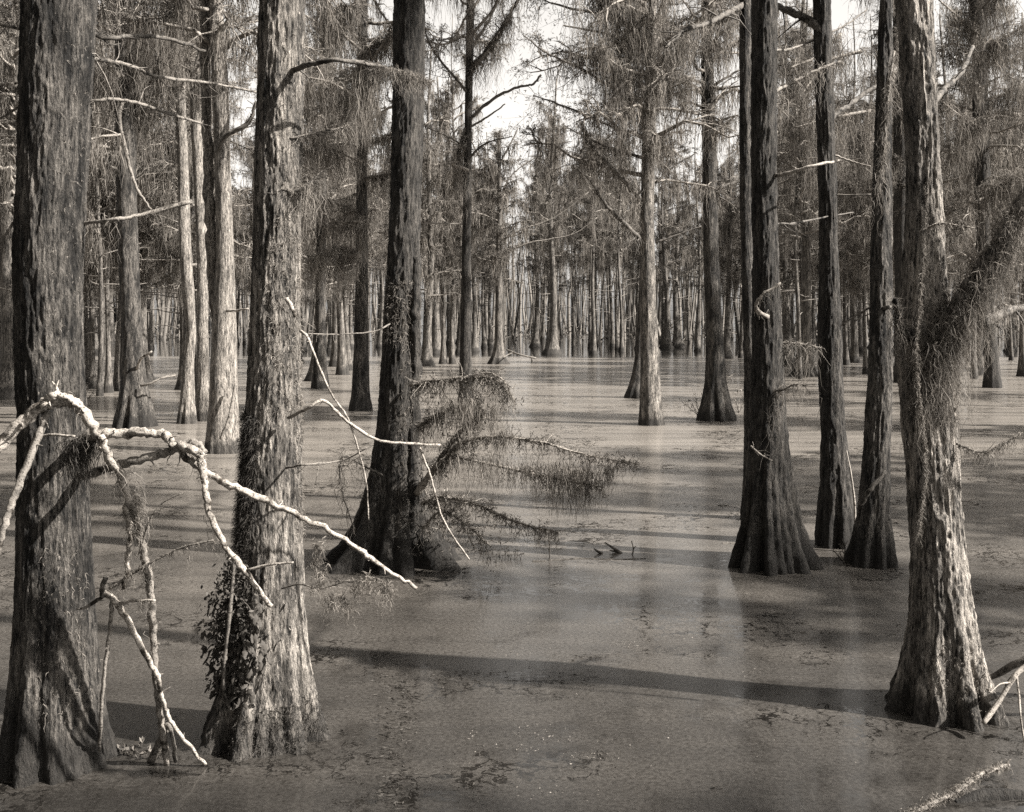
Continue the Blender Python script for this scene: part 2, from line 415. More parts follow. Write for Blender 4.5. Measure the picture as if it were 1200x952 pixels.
# ------------------------------------------------------------------ crown variants (shared by many trees)
def crown_parts(seed, H, R, nb, nsub, ntw, nleaf, leafL, leafW, nmoss, mossL, mossW, droop=.2, twr=.006, mats=('leaf', 'moss'), low=1.0, shape=None, tmat='twig'):
    """returns meshes: limbs, foliage, moss around a leader from z=0 to z=H"""
    global rng
    keep = rng; rng = np.random.default_rng(seed)
    L, Fo, Mo = MB(), MB(), MB()
    tw_l, lf_p, lf_d, ms = [], [], [], []
    for b in range(nb):
        t = (b + rng.random()) / nb
        z0 = H * t ** .85 * .96
        az = b * 2.4 + rng.normal() * .6
        ln = R * ((1 - t) ** .65 * (.85 if shape is None else .45) + (.18 if shape is None else shape)) * rng.uniform(.45, 1.15) * (low if t < .3 else 1)
        el = rng.uniform(-.05, .75) + .35 * t
        d = np.array([math.cos(az) * math.cos(el), math.sin(az) * math.cos(el), math.sin(el)])
        k = 7; s = np.linspace(0, 1, k)[:, None]
        pts = np.array([0, 0, z0]) + d * ln * s + np.array([0, 0, -1]) * droop * ln * s ** 2
        pts[1:] += np.cumsum(rng.normal(size=(k - 1, 3)) * ln * .045, 0)
        r0 = .018 + .016 * ln
        tube(L, pts, np.linspace(r0, r0 * .22, k), 5)
        for q in range(nsub):
            u = rng.uniform(.25, 1.0); i = min(int(u * (k - 1)), k - 2); p0 = pts[i] + (pts[i + 1] - pts[i]) * (u * (k - 1) - i)
            d2 = unit(d + rng.normal(size=3) * .75 + np.array([0, 0, .1])); l2 = ln * rng.uniform(.18, .45) * (1.15 - .5 * u)
            s4 = np.linspace(0, 1, 5)[:, None]
            p2 = p0 + d2 * l2 * s4 + np.array([0, 0, -1]) * droop * l2 * s4 ** 2 * 1.2
            p2[1:] += np.cumsum(rng.normal(size=(4, 3)) * l2 * .05, 0)
            tube(L, p2, np.linspace(r0 * .42, twr * .8, 5), 4)
            dens = rng.choice([.12, .5, 1.0, 1.0, 2.3]); nl_ = max(1, int(nleaf * dens))
            for w in range(ntw):
                uu = rng.uniform(.15, 1.0); j = min(int(uu * 4), 3); p1 = p2[j] + (p2[j + 1] - p2[j]) * (uu * 4 - j)
                d3 = unit(d2 + rng.normal(size=3) * .8); l3 = rng.uniform(.25, .65) * (.5 + .12 * R)
                s3 = np.linspace(0, 1, 4)[:, None]
                p3 = p1 + d3 * l3 * s3 + np.array([0, 0, -1]) * .3 * l3 * s3 ** 2
                tw_l.append(p3)
                uu2 = rng.random((nl_, 1))
                lf_p.append(p1 + (p3[3] - p1) * uu2 + rng.normal(size=(nl_, 3)) * .01)
                lf_d.append(d3 * .5 + rng.normal(size=(nl_, 3)) * .9 + np.array([0, 0, -.25]))
        nm = rng.poisson(nmoss * ln / R)
        if nm:                                                                # moss gathers in beards
            for _ in range(max(1, nm // 9)):
                u = rng.uniform(.15, 1); i = min(int(u * (k - 1)), k - 2); p0 = pts[i] + (pts[i + 1] - pts[i]) * (u * (k - 1) - i)
                sp = rng.uniform(.05, .22)
                cnt = 9
                pp = p0 + (pts[i + 1] - pts[i])[None] * rng.normal(size=(cnt, 1)) * sp * 2 + rng.normal(size=(cnt, 3)) * np.array([sp * .35, sp * .35, .03])
                ms.append((pp, mossL * rng.uniform(.3, 1.3)))
    tubes(L, np.array(tw_l), twr, twr * .4, 3)
    lf_p = np.concatenate(lf_p); lf_d = np.concatenate(lf_d); n = len(lf_p)
    leaves(Fo, lf_p, lf_d, leafL * rng.uniform(.5, 1.3, n), leafW * rng.uniform(.6, 1.3, n))
    pp = np.concatenate([a for a, _ in ms]); ll = np.concatenate([np.full(len(a), l) for a, l in ms]) * rng.uniform(.4, 1.1, sum(len(a) for a, _ in ms))
    strands(Mo, pp, ll, mossW * rng.uniform(.6, 1.3, len(pp)), 6, .22)
    out = (L.mesh('limbs', M[tmat]), Fo.mesh('foliage', M[mats[0]]), Mo.mesh('moss', M[mats[1]]))
    rng = keep
    return out

MIDC = [crown_parts(100 + i, 10.0, 3.4, 50, 7, 5, 15, .09, .019, 190, 1.0, .018, droop=.25 + .1 * (i % 2), shape=.35) for i in range(4)]
FARC = [crown_parts(200 + i, 10.5, 2.6, 34, 6, 5, 7, .16, .032, 100, 1.5, .035, droop=.15, twr=.011, shape=.5 + .12 * (i % 3), tmat='twig_far', mats=('leaf_far', 'moss')) for i in range(6)]

def add_crown(parent, which, z, sx=1.0, sz=1.0, rot=0.0, off=(0, 0)):
    L, Fo, Mo = which
    c = put('crown', Fo, parent, (off[0], off[1], z))
    c.scale = (sx, sx, sz); c.rotation_euler = (0, 0, rot)
    put('limbs', L, c); put('moss', Mo, c)
    return c

# ------------------------------------------------------------------ trunks
def trunk_arrays(zs, cx, cy, r, seg, flute, lobes, bark, fx, fz, seed):
    rs = np.random.default_rng(seed)
    th = np.linspace(0, 2 * math.pi, seg, endpoint=False)
    Z, T = np.meshgrid(zs, th, indexing='ij')
    R = r[:, None] * np.ones_like(T)
    rtop = np.interp(1.6, zs, r)
    fl = np.clip(r / rtop - 1.0, 0, 1.6)[:, None]
    lob = 0
    ph = rs.random(4) * 6.28
    tw = T + .12 * np.sin(Z * 1.3 + ph[3])
    lob = .55 * (np.abs(np.sin(lobes * .5 * tw + ph[0])) - .62) + .45 * (np.abs(np.sin((lobes + 3) * .5 * tw + ph[1])) - .62)
    so = seed * 3.7
    dirx, diry = np.cos(T), np.sin(T)
    irr = vnoise(dirx * 1.6 + so, diry * 1.6 + 4, Z * .9) - .5
    R = R * (1 + flute * fl * lob + .10 * irr)
    if bark:
        X, Y = dirx * r[:, None], diry * r[:, None]
        wx = (vnoise(X * 6 + so, Y * 6, Z * 1.5) - .5) * .035
        a = vnoise((X + wx) * fx + so, (Y + wx) * fx + 7, Z * fz)
        b = vnoise((X + wx) * fx * 2.3 + so, (Y + wx) * fx * 2.3 + 3, Z * fz * 2.2)
        c = vnoise(X * fx * 3.2, Y * fx * 3.2 + so, Z * fz * 8)
        ridge = 1 - np.abs(2 * a - 1)
        R = R + bark * (ridge - .55) + bark * .6 * (b - .5) + bark * .6 * (c - .5)
    v = np.stack([cx[:, None] + R * dirx, cy[:, None] + R * diry, Z], -1)
    return v

TREES = {}
def tree(name, label, ybase, rows, mat='bark', H=19.0, seg=48, dz=.05, flute=.5, lobes=7, bark=.008, fx=22, fz=2.2, seed=1,
         crown=None, cz=8.0, csx=1.0, csz=1.0, rot=0.0, group=None, d=None, top_r=.05):
    """rows: (photo row, left edge, right edge) of the trunk, from the base upwards"""
    w0 = rows[0][2] - rows[0][1]
    df = d or dist_of(ybase); dd = df
    for _ in range(3): dd = df + .8 * w0 / 2 * dd / F
    zz, xx, rr = [], [], []
    for (py, a, b) in rows:
        z = CAMH - (py - HOR) / F * dd
        zz.append(z); xx.append(((a + b) / 2 - 600) / F * dd); rr.append((b - a) / 2 * dd / F - .22 * bark)
    zz[0] = 0.0
    zz, xx, rr = map(np.array, (zz, xx, rr))
    ztop = zz[-1]
    fine = np.arange(-.2, min(ztop + .3, H - 1), dz)
    coarse = np.linspace(fine[-1] + .3, H, 14)
    zs = np.concatenate([fine, coarse])
    def cub(q, xs, ys):   # smooth monotone-ish interpolation
        y = np.interp(q, xs, ys); w = max(dz, .12)
        return (np.interp(q - w, xs, ys) + y * 2 + np.interp(q + w, xs, ys)) / 4
    x = cub(zs, zz, xx); r = cub(zs, zz, rr)
    up = np.clip((zs - ztop) / (H - ztop), 0, 1)
    r = np.where(zs > ztop, rr[-1] * (1 - up) + top_r * up, r)
    if len(xx) > 2 and ztop - zz[-2] > .2:
        sl = np.clip((xx[-1] - xx[-2]) / (zz[-1] - zz[-2]), -.06, .06)
        x = np.where(zs > ztop, xx[-1] + sl * (zs - ztop) * np.exp(-(zs - ztop) / 8), x)
    bx, by = xx[0], dd
    y = .06 * (vnoise(zs * .5 + seed, zs * 0, zs * 0) - .5) * np.clip(zs, 0, 2)
    v = trunk_arrays(zs, x - bx, y, r, seg, flute, lobes, bark, fx, fz, seed)
    root = empty(name, (bx, by, 0))
    tag(root, label, 'tree', group)
    mb = MB(); mb.add(v, ring_faces(len(zs), seg))
    mb.build('trunk', M[mat], root, True)
    TREES[label] = info = dict(root=root, x=lambda q: float(np.interp(q, zs, x)), r=lambda q: float(np.interp(q, zs, r)), d=dd, v=v, zs=zs, bx=bx, by=by, mat=mat)
    if crown is not None:
        add_crown(root, crown, cz, csx, csz, rot, (float(np.interp(cz + 2, zs, x)) - bx, 0))
    return info

def limb(info, pts, w0, w1, name='branch', mat='limb', sides=8, n=None, rough=.22, twigs=0, twl=.3, moss=0, mossL=.3, mossmat='moss_near', leaf=0):
    """a branch of a tree through photo pixels (px, py, d); widths in photo pixels at its own distance"""
    b = np.array([info['bx'], info['by'], 0.0]) if info else np.zeros(3)
    w = np.array([P(*p) for p in pts]) - b
    dm = np.mean([p[2] for p in pts])
    n = n or max(10, 6 * len(pts))
    line = smooth_line(w, n)
    line[1:-1] += rng.normal(size=(n - 2, 3)) * w0 * dm / F * .07
    rad = np.linspace(w0, w1, n) / 2 * dm / F
    mb = MB(); tube(mb, line, rad, sides, rough * 1.1, .55 / max(rad.mean(), .004))
    if 'dead' in mat and w0 > 3:                                # snapped stubs and small spurs
        for _ in range(int(n / 6)):
            q = int(rng.integers(1, n - 1)); dv = unit(rng.normal(size=3)); ll = rad[q] * rng.uniform(1.6, 4.5)
            tube(mb, line[q] + dv * np.linspace(0, ll, 4)[:, None] + rng.normal(size=(4, 3)) * rad[q] * .12, rad[q] * np.linspace(.45, .12, 4) * rng.uniform(.5, 1), 5)
    if twigs:
        u = rng.integers(2, n, twigs); d = unit(rng.normal(size=(twigs, 3)) + unit(line[-1] - line[0]) * .6)
        l = twl * rng.uniform(.3, 1, (twigs, 1)); s = np.linspace(0, 1, 4)[None, :, None]
        kink = rng.normal(size=(twigs, 4, 3)) * twl * .05; kink[:, 0] = 0
        tl = line[u][:, None] + d[:, None] * l[:, None] * s + np.array([0, 0, -.25]) * l[:, None] * s ** 2 + kink
        tubes(mb, tl, np.maximum(rad[u] * .35, .0018), .0012, 4)
        if leaf:
            pp = np.concatenate([tl[np.arange(twigs), i] for i in (1, 2, 3)])
            pp = np.repeat(pp, leaf, 0) + rng.normal(size=(len(pp) * leaf, 3)) * twl * .06
            lm = MB(); leaves(lm, pp, rng.normal(size=pp.shape) + np.array([0, 0, -.3]), min(twl * .18, .10), min(twl * .04, .02))
    o = mb.build(name, M[mat], info['root'] if info else None, True)
    if twigs and leaf: lm.build('foliage', M['leaf'], o)
    if moss:
        mm = MB(); u = rng.integers(1, n, moss)
        pp = line[u] + rng.normal(size=(moss, 3)) * (rad[u] * .7)[:, None]
        strands(mm, pp, mossL * rng.uniform(.25, 1.1, moss) ** 1.3, max(.0035, .75 * dm / F), 7, .45, .008)
        tufts(mm, pp[:moss // 2], mossL * .22, max(.003, .6 * dm / F), 5)
        mm.build('moss', M[mossmat], o)
    return o, line + b

def trunk_moss(info, z0, z1, th0, th1, n, size, mat='moss_near', name='moss', strandL=0):
    """moss growing on the bark itself; angle 0 = right, -90 = towards the camera"""
    zs, v = info['zs'], info['v']; seg = v.shape[1]
    zi = np.clip(np.searchsorted(zs, rng.uniform(z0, z1, n)), 0, len(zs) - 1)
    ti = (rng.uniform(th0, th1, n) / 360 * seg).astype(int) % seg
    p = v[zi, ti]
    mb = MB(); tufts(mb, p, size, max(.003, .6 * info['d'] / F), 6)
    if strandL: strands(mb, p[: n // 2], strandL * rng.uniform(.2, 1, n // 2), max(.003, .7 * info['d'] / F), 6, .25, .004)
    return mb.build(name, M[mat], info['root'])

C0, C1, C2, C3 = MIDC
# --- the big trees of the foreground
T1 = tree('cypress_tree', 'big furrowed cypress behind the pale arched limb, cut by the picture edge', 916,
          [(916, -2, 131), (880, 2, 122), (840, 8, 116), (780, 14, 110), (700, 19, 105), (600, 21, 101), (500, 23, 99), (400, 19, 95), (300, 17, 93), (200, 21, 97), (100, 24, 103), (0, 26, 107)],
          'bark', 18, 240, .016, .55, 9, .015, 34, 6.5, 1, C0, 8.5, 1.1, 1.0, .3)
T2 = tree('cypress_tree', 'stout shaggy cypress with a dark leafy fern clump on its trunk', 884,
          [(884, 240, 379), (850, 246, 373), (800, 262, 366), (750, 272, 360), (700, 276, 357), (600, 281, 353), (500, 287, 352), (400, 291, 350), (300, 295, 351), (200, 297, 352), (100, 300, 354), (0, 303, 356)],
          'bark_bright', 18, 240, .016, .6, 8, .015, 34, 6.0, 2, C1, 8.5, 1.0, 1.0, 1.2)
T7 = tree('cypress_tree', 'bright ribbed cypress with a thick mossy limb forking to the picture edge', 850,
          [(850, 1047, 1172), (820, 1052, 1166), (780, 1060, 1152), (730, 1067, 1142), (650, 1070, 1131), (560, 1066, 1126), (480, 1061, 1124), (430, 1058, 1126), (380, 1056, 1114), (300, 1062, 1108), (200, 1064, 1101), (100, 1058, 1096), (0, 1051, 1092)],
          'bark_pale', 19, 230, .016, .6, 8, .018, 30, 5.0, 7, C2, 9.5, 1.1, 1.0, 2.2)
# --- the second rank, 11 to 13 m off
T3 = tree('cypress_tree', 'dark cypress with a flared fluted foot and mossy side boughs over the water', 671,
          [(671, 396, 530), (650, 404, 521), (620, 418, 507), (580, 430, 497), (540, 437, 492), (500, 442, 490), (400, 447, 491), (300, 454, 492), (200, 458, 494), (100, 460, 496), (0, 461, 497)],
          'bark_dark', 19, 120, .03, .75, 7, .022, 24, 5, 3, C3, 8.5, 1.0, 1.0, .7)
T4 = tree('cypress_tree', 'straight dark cypress with a wide conical foot beside two slimmer trunks', 672,
          [(672, 858, 951), (640, 865, 943), (600, 873, 934), (550, 878, 927), (500, 880, 922), (400, 882, 917), (300, 883, 913), (200, 882, 911), (100, 881, 910), (0, 880, 909)],
          'bark_dark', 19, 112, .03, .6, 9, .020, 26, 4, 4, C0, 8.0, 1.0, 1.0, 3.0)
T5 = tree('cypress_tree', 'slim blackish cypress between the conical-footed trunk and a leaning one', 643,
          [(643, 957, 1004), (610, 959, 1003), (560, 963, 999), (500, 964, 991), (450, 961, 989), (400, 960, 988), (300, 960, 981), (200, 958, 978), (100, 956, 977), (0, 955, 975)],
          'bark_dark', 19, 88, .035, .5, 6, .018, 26, 4, 5, C1, 8.5, .9, 1.0, 4.0)
T6 = tree('cypress_tree', 'grey cypress leaning slightly away from its slim black neighbour', 666,
          [(666, 993, 1050), (640, 998, 1047), (600, 1006, 1042), (530, 1011, 1042), (450, 1015, 1043), (350, 1020, 1045), (250, 1024, 1047), (100, 1029, 1046), (0, 1031, 1045)],
          'bark', 19, 96, .035, .5, 7, .018, 26, 4, 6, C2, 9.0, .9, 1.0, 5.0)
T4b = tree('cypress_tree', 'thin cypress half hidden behind the straight conical-footed trunk', 610,
           [(610, 868, 896), (560, 872, 890), (450, 872, 887), (300, 869, 884), (150, 867, 882), (0, 866, 881)],
           'bark', 19, 48, .06, .4, 6, .010, 20, 2.0, 8, C3, 8.5, .8, 1.0, .4)
# --- the middle distance
T15 = tree('cypress_tree', 'pale smooth twin-stemmed cypress with a dark split foot', 532,
           [(532, 241, 286), (510, 243, 281), (470, 245, 279), (430, 246, 277), (380, 248, 276), (300, 254, 274), (200, 252, 270), (100, 249, 268), (0, 247, 261)],
           'bark_mid', 18, 64, .06, .5, 6, .010, 20, 2.0, 15, C1, 7.2, 1.0, 1.0, .9)
T16 = tree('cypress_tree', 'knobbly cypress with a pale scarred flank and spreading foot', 502,
           [(502, 134, 181), (480, 138, 177), (450, 142, 171), (400, 144, 166), (300, 139, 162), (200, 137, 160), (100, 135, 160), (0, 134, 158)],
           'bark', 19, 64, .06, .55, 8, .018, 16, 3.4, 16, C2, 6.5, 1.15, 1.0, 2.0)
T17 = tree('cypress_tree', 'bowed pale cypress with a broken knob beside its mate', 497,
           [(497, 207, 231), (470, 211, 228), (430, 214, 227), (390, 219, 230), (340, 214, 228), (280, 210, 224), (150, 206, 218), (0, 204, 214)],
           'bark_mid', 17, 48, .07, .4, 6, .010, 18, 2.0, 17, C0, 8.5, .8, 1.0, 1.0)
T17b = tree('cypress_tree', 'thick-footed cypress tucked behind the bowed pale one', 494,
            [(494, 226, 248), (460, 229, 246), (400, 232, 245), (300, 230, 243), (150, 224, 236), (0, 220, 230)],
            'bark_mid', 18, 48, .07, .4, 6, .010, 18, 2.0, 18, C3, 8.0, .8, 1.0, 1.7)
T8 = tree('cypress_tree', 'lone cypress in the open glade with rising bare boughs and bearded crown', 499,
          [(499, 748, 778), (470, 750, 775), (430, 751, 773), (350, 750, 769), (250, 750, 766), (150, 753, 768), (60, 757, 768), (0, 760, 769)],
          'bark_bright', 15, 64, .06, .4, 7, .012, 18, 2.2, 9, C0, 5.6, 1.05, .95, .2)
T8b = tree('cypress_tree', 'slender leaning cypress with a splayed foot behind the lone glade tree', 467,
           [(467, 732, 756), (450, 738, 755), (420, 744, 755), (350, 748, 757), (250, 752, 760), (150, 756, 763)],
           'bark', 16, 40, .08, .5, 6, .010, 16, 2.0, 10, C2, 8.0, .7, .9, 4.2)
T9 = tree('cypress_tree', 'tall slim cypress with a cone foot and a twiggy shrub at its side', 494,
          [(494, 818, 862), (475, 822, 857), (450, 826, 852), (400, 827, 847), (300, 824, 842), (200, 823, 840), (100, 822, 837), (0, 822, 834)],
          'bark', 18, 64, .06, .5, 8, .012, 18, 2.2, 11, C1, 7.5, .95, 1.0, 1.1)
T10 = tree('cypress_tree', 'slim dark cypress in front of the open water with bare upswept boughs', 482,
           [(482, 535, 555), (460, 538, 553), (400, 539, 552), (300, 541, 552), (150, 544, 553), (0, 547, 556)],
           'bark_dark', 17, 48, .07, .3, 6, .010, 16, 2.0, 12, C3, 9.6, .75, .8, 2.8)
T11 = tree('cypress_tree', 'small cypress with a flaring foot far out in the glade', 427,
           [(427, 571, 596), (418, 576, 592), (405, 579, 590), (380, 580, 589), (250, 582, 588), (150, 584, 587)],
           'bark_far', 13, 32, .14, .4, 7, .014, 12, 1.6, 13, FARC[0], 4.5, 1.1, .8, 1.0, top_r=.04)
T13 = tree('cypress_tree', 'straight grey cypress draped in curtains of moss beside the dark fluted one', 482,
           [(482, 408, 436), (460, 412, 433), (400, 415, 432), (300, 417, 431), (200, 418, 430), (0, 420, 431)],
           'bark', 17, 52, .07, .45, 7, .012, 18, 2.2, 14, C0, 7.0, .9, 1.0, 3.6)
T14 = tree('cypress_tree', 'moss-hung cypress showing just beyond the shaggy fern-clad trunk', 456,
           [(456, 364, 386), (430, 367, 383), (380, 370, 381), (250, 372, 382), (100, 374, 383), (0, 375, 383)],
           'bark', 17, 40, .09, .4, 6, .010, 16, 2.0, 19, C2, 5.5, 1.0, 1.0, .5)
T20 = tree('cypress_tree', 'dark trunk half hidden behind the bright ribbed cypress', 449,
           [(449, 1046, 1070), (420, 1049, 1068), (350, 1049, 1067), (200, 1047, 1066), (0, 1046, 1064)],
           'bark_dark', 18, 44, .09, .4, 6, .010, 16, 2.0, 20, C1, 7.0, 1.1, 1.0, 2.5)
T21 = tree('cypress_tree', 'shaded cypress with a black foot beyond the mossy forked limb', 455,
           [(455, 1152, 1174), (430, 1154, 1171), (380, 1150, 1166), (250, 1143, 1160), (100, 1139, 1157), (0, 1137, 1155)],
           'bark_dark', 18, 44, .09, .4, 6, .010, 16, 2.0, 21, C3, 6.0, 1.2, 1.0, 3.1)
# second stem of the twin cypress
limb(T15, [(262, 395, T15['d']), (252, 350, T15['d'] + .1), (247, 280, T15['d'] + .1), (243, 180, T15['d'] + .1), (240, 80, T15['d'] + .1), (241, -40, T15['d'] + .1), (243, -160, T15['d'])],
     15, 10, 'second_stem', 'bark_mid', 16, 60, .12)
# narrow stem fused to the dark fluted cypress
limb(T3, [(486, 640, T3['d'] - .2), (484, 560, T3['d'] - .15), (486, 460, T3['d'] - .05), (488, 380, T3['d'] - .1), (487, 300, T3['d'] - .05)], 17, 9, 'second_stem', 'bark_dark', 16, 50, .18)

# ------------------------------------------------------------------ the stand of cypress all round (individuals, shared meshes)
def far_trunk(i):
    r0 = [.22, .17, .25, .13, .19, .09, .15, .11][i]
    zs = np.concatenate([np.array([-.3, 0, .15, .35, .6, .9, 1.3, 1.9, 2.7]), np.linspace(4, 19.5, 12)])
    flare = 1 + [1.1, .9, 1.5, .8, 1.3, .5, 1.0, .7][i] * np.exp(-np.clip(zs, 0, 99) / .75)
    r = r0 * flare * np.clip(1 - zs / 22, .2, 1)
    ph = i * 1.7
    cx = .18 * np.sin(zs * .35 + ph) * np.clip(zs / 5, 0, 1); cy = .15 * np.cos(zs * .28 + ph) * np.clip(zs / 5, 0, 1)
    v = trunk_arrays(zs, cx, cy, r, 16, .4, 6, .012, 9, 1.2, 40 + i)
    mb = MB(); mb.add(v, ring_faces(len(zs), 16))
    return mb.mesh('trunk', M['bark_far'], True)
FTR = [far_trunk(i) for i in range(8)]
def far_sticks(i):
    """bare dead stubs low on a trunk"""
    r_ = np.random.default_rng(300 + i); mb = MB()
    for k in range(10):
        az = r_.random() * 6.28; z = r_.uniform(2.2, 7); l = r_.uniform(.5, 2.0)
        d = np.array([math.cos(az), math.sin(az), r_.uniform(-.15, .5)])
        s = np.linspace(0, 1, 5)[:, None]
        p = np.array([0, 0, z]) + d * l * s + r_.normal(size=(5, 3)) * .05 * s
        tube(mb, p, np.linspace(.03, .01, 5), 4)
    return mb.mesh('dead_twigs', M['dead_dim'], False)
FST = [far_sticks(i) for i in range(4)]

def stand_tree(x, y, label, group, rs, sc=1.0, crown=True, mid=False, cz=(3.6, 6.0)):
    root = empty('cypress_tree', (x, y, 0))
    tag(root, label, 'tree', group)
    i = int(rs.integers(0, 8)); s = sc * rs.uniform(.82, 1.12)
    t = put('trunk', FTR[i], root); t.rotation_euler = (rs.normal() * .012, rs.normal() * .012, rs.random() * 6.28); t.scale = (s * rs.uniform(.85, 1.15),) * 2 + (s,)
    dt = put('dead_twigs', FST[int(rs.integers(0, 4))], root); dt.rotation_euler = (0, 0, rs.random() * 6.28); dt.scale = (s, s, s)
    if crown:
        src = (MIDC if mid else FARC)
        add_crown(root, src[int(rs.integers(0, len(src)))], rs.uniform(*cz) * s, s * rs.uniform(.8, 1.2), s * rs.uniform(.85, 1.1), rs.random() * 6.28)
    return root

rs = np.random.default_rng(42)
used = [(TREES[k]['bx'], TREES[k]['by']) for k in TREES]
def free(x, y, g):
    return all((x - a) ** 2 + (y - b) ** 2 > g * g for a, b in used)
def scatter(n, fn, label, group, gap, **kw):
    c = tries = 0
    while c < n and tries < n * 60:
        tries += 1
        x, y = fn()
        if not free(x, y, gap): continue
        used.append((x, y)); l_, g_ = label(x, y) if callable(label) else (label, group); stand_tree(x, y, l_, g_, rs, **kw); c += 1
def by_px(px0, px1, y0, y1):
    def fn():
        d = dist_of(rs.uniform(y0, y1)); return (rs.uniform(px0, px1) - 600) / F * d, d
    return fn
def by_d(px0, px1, d0, d1):
    def fn():
        d = math.sqrt(rs.uniform(d0 * d0, d1 * d1)); return (rs.uniform(px0, px1) - 600) / F * d, d
    return fn
# a few of the nearer ones stand where the photograph shows them
for px, yb, sc, lab in ((500, 429, .95, 'squat-footed grey trunk first in the row before the open water'), (519, 427, .8, 'thin one of two close trunks before the open water, nearer the squat one'),
                        (530, 427, .95, 'second of two close trunks before the open water, beside the slim dark cypress'),
                        (117, 465, 1.0, 'dark-footed trunk nearest the knobbly scarred cypress'), (127, 461, .8, 'middle trunk of three close together behind the knobbly cypress'), (136, 459, 1.0, 'pale trunk of three just behind the knobbly cypress'),
                        (101, 450, .8, 'bright slim bare trunk beside the big furrowed cypress'), (923, 429, 1.0, 'black-footed trunk seen between the conical-footed cypress and the slim black one'),
                        (942, 429, 1.0, 'shaggy trunk seen right against the slim black cypress'), (1014, 439, .8, 'thin trunk seen between the slim black and the leaning cypress'),
                        (1146, 440, 1.0, 'dim trunk just behind the black-footed shaded cypress'), (852, 420, .9, 'straight far trunk rising next to the tall slim cone-footed cypress'),
                        (868, 420, .9, 'far trunk beside the thin half-hidden cypress'), (371, 447, .8, 'narrow trunk behind the moss-hung cypress')):
    d = dist_of(yb) + .3; x = (px - 600) / F * d
    used.append((x, d)); stand_tree(x, d, lab, None, rs, sc)
def LF(x, y):
    px = 600 + x / y * F
    for lim, what in ((100, 'behind or beyond the big furrowed trunk'), (290, 'between the furrowed and the fern-clad trunks'), (445, 'between the fern-clad and the dark fluted trunks'),
                      (545, 'between the fluted trunk and the slim dark cypress'), (583, 'between the slim dark and the small flare-footed cypress'), (755, 'between the small flare-footed and the lone glade cypress'),
                      (835, 'between the lone glade and the tall cone-footed cypress'), (880, 'between the tall cone-footed cypress and the straight conical-footed trunk'), (1080, 'behind the row of dark trunks by the ribbed cypress'), (9999, 'beyond the bright ribbed cypress')):
        if px < lim: return 'slender far-stand cypress ' + what, 'far stand ' + what
scatter(140, by_d(-80, 1280, 76, 112), LF, 'far stand across the glade', 1.2, sc=.9, cz=(5.5, 9.0))
scatter(44, by_d(-60, 1260, 112, 150), LF, 'far stand across the glade', 2.0, sc=1.1, cz=(5.5, 8.5))
scatter(34, by_px(-120, 235, 424, 470), 'grey cypress in the crowded stand beyond the big furrowed trunk', 'stand beyond the furrowed trunk', 1.6, mid=True)
scatter(8, by_px(285, 480, 424, 440), 'grey cypress in the stand between the fern-clad and the fluted trunks', 'stand between the two near trunks', 1.6, mid=True)
scatter(24, by_px(905, 1330, 420, 446), 'shaded cypress in the stand beyond the slim black trunk', 'stand beyond the slim black trunk', 1.8, mid=True)
# unseen trees added beyond the picture edge to shade water and block sky light
LO = 'unseen tall cypress added beyond the picture edge to shade the scene'
for x, y, s_ in ((10.5, 2.0, .6), (10.8, 7.4, .68), (10.8, 12.6, .9), (14.5, -.8, 1), (17.5, 6.6, 1), (18.0, 11.5, 1), (14.0, 17.5, .85), (20.0, -3.5, 1), (25.0, 5.0, 1), (19.0, 13.5, 1), (15.5, 25.0, 1), (21.5, 22.0, 1), (25.0, 11.0, 1), (18.0, 31.0, 1), (25.0, 34.0, 1), (30.0, 25.0, 1), (13.5, -6.0, 1), (28.0, 16.0, 1),
             (-9.0, 6.0, 1), (1.0, -6.0, 1), (-7.0, 9.5, 1), (-5.5, 1.0, 1), (4.5, -3.5, 1)):
    stand_tree(x, y, LO, 'added unseen trees beyond the picture edge', rs, s_, mid=True)
# unseen mass of foliage and stems added round the camera to block sky light
mb = MB(); r_ = np.random.default_rng(78); n = 0; st_, cr_ = [], []
while n < 90:
    a_, q_ = r_.uniform(math.radians(126), math.radians(294)), math.sqrt(r_.uniform(6.5 ** 2, 30 ** 2))
    x, y = q_ * math.cos(a_), q_ * math.sin(a_)
    if not free(x, y, 1.5): continue
    n += 1; h_ = r_.uniform(11, 17); st_.append([[x, y, -.2], [x, y, h_ * .5], [x, y, h_]])
    k = 330; q = r_.normal(size=(k, 3)) * np.array([1.5, 1.5, 0]); q[:, 2] = r_.uniform(2.5, h_, k); q = q + np.array([x, y, 0])
    cr_.append(q[(q[:, 1] < .5) | (q[:, 0] < -.56 * q[:, 1] - 2.0)])          # nothing reaches into the view
tubes(mb, np.array(st_), .22, .06, 8); pp = np.concatenate(cr_)
leaves(mb, pp, r_.normal(size=pp.shape) * np.array([1, 1, .7]), r_.uniform(.4, 1.0, len(pp)), r_.uniform(.12, .3, len(pp)))
tag(mb.build('sky_blocking_foliage', M['leaf_far']), 'unseen foliage mass added beyond the picture edge to block sky light', 'woods', kind='stuff')
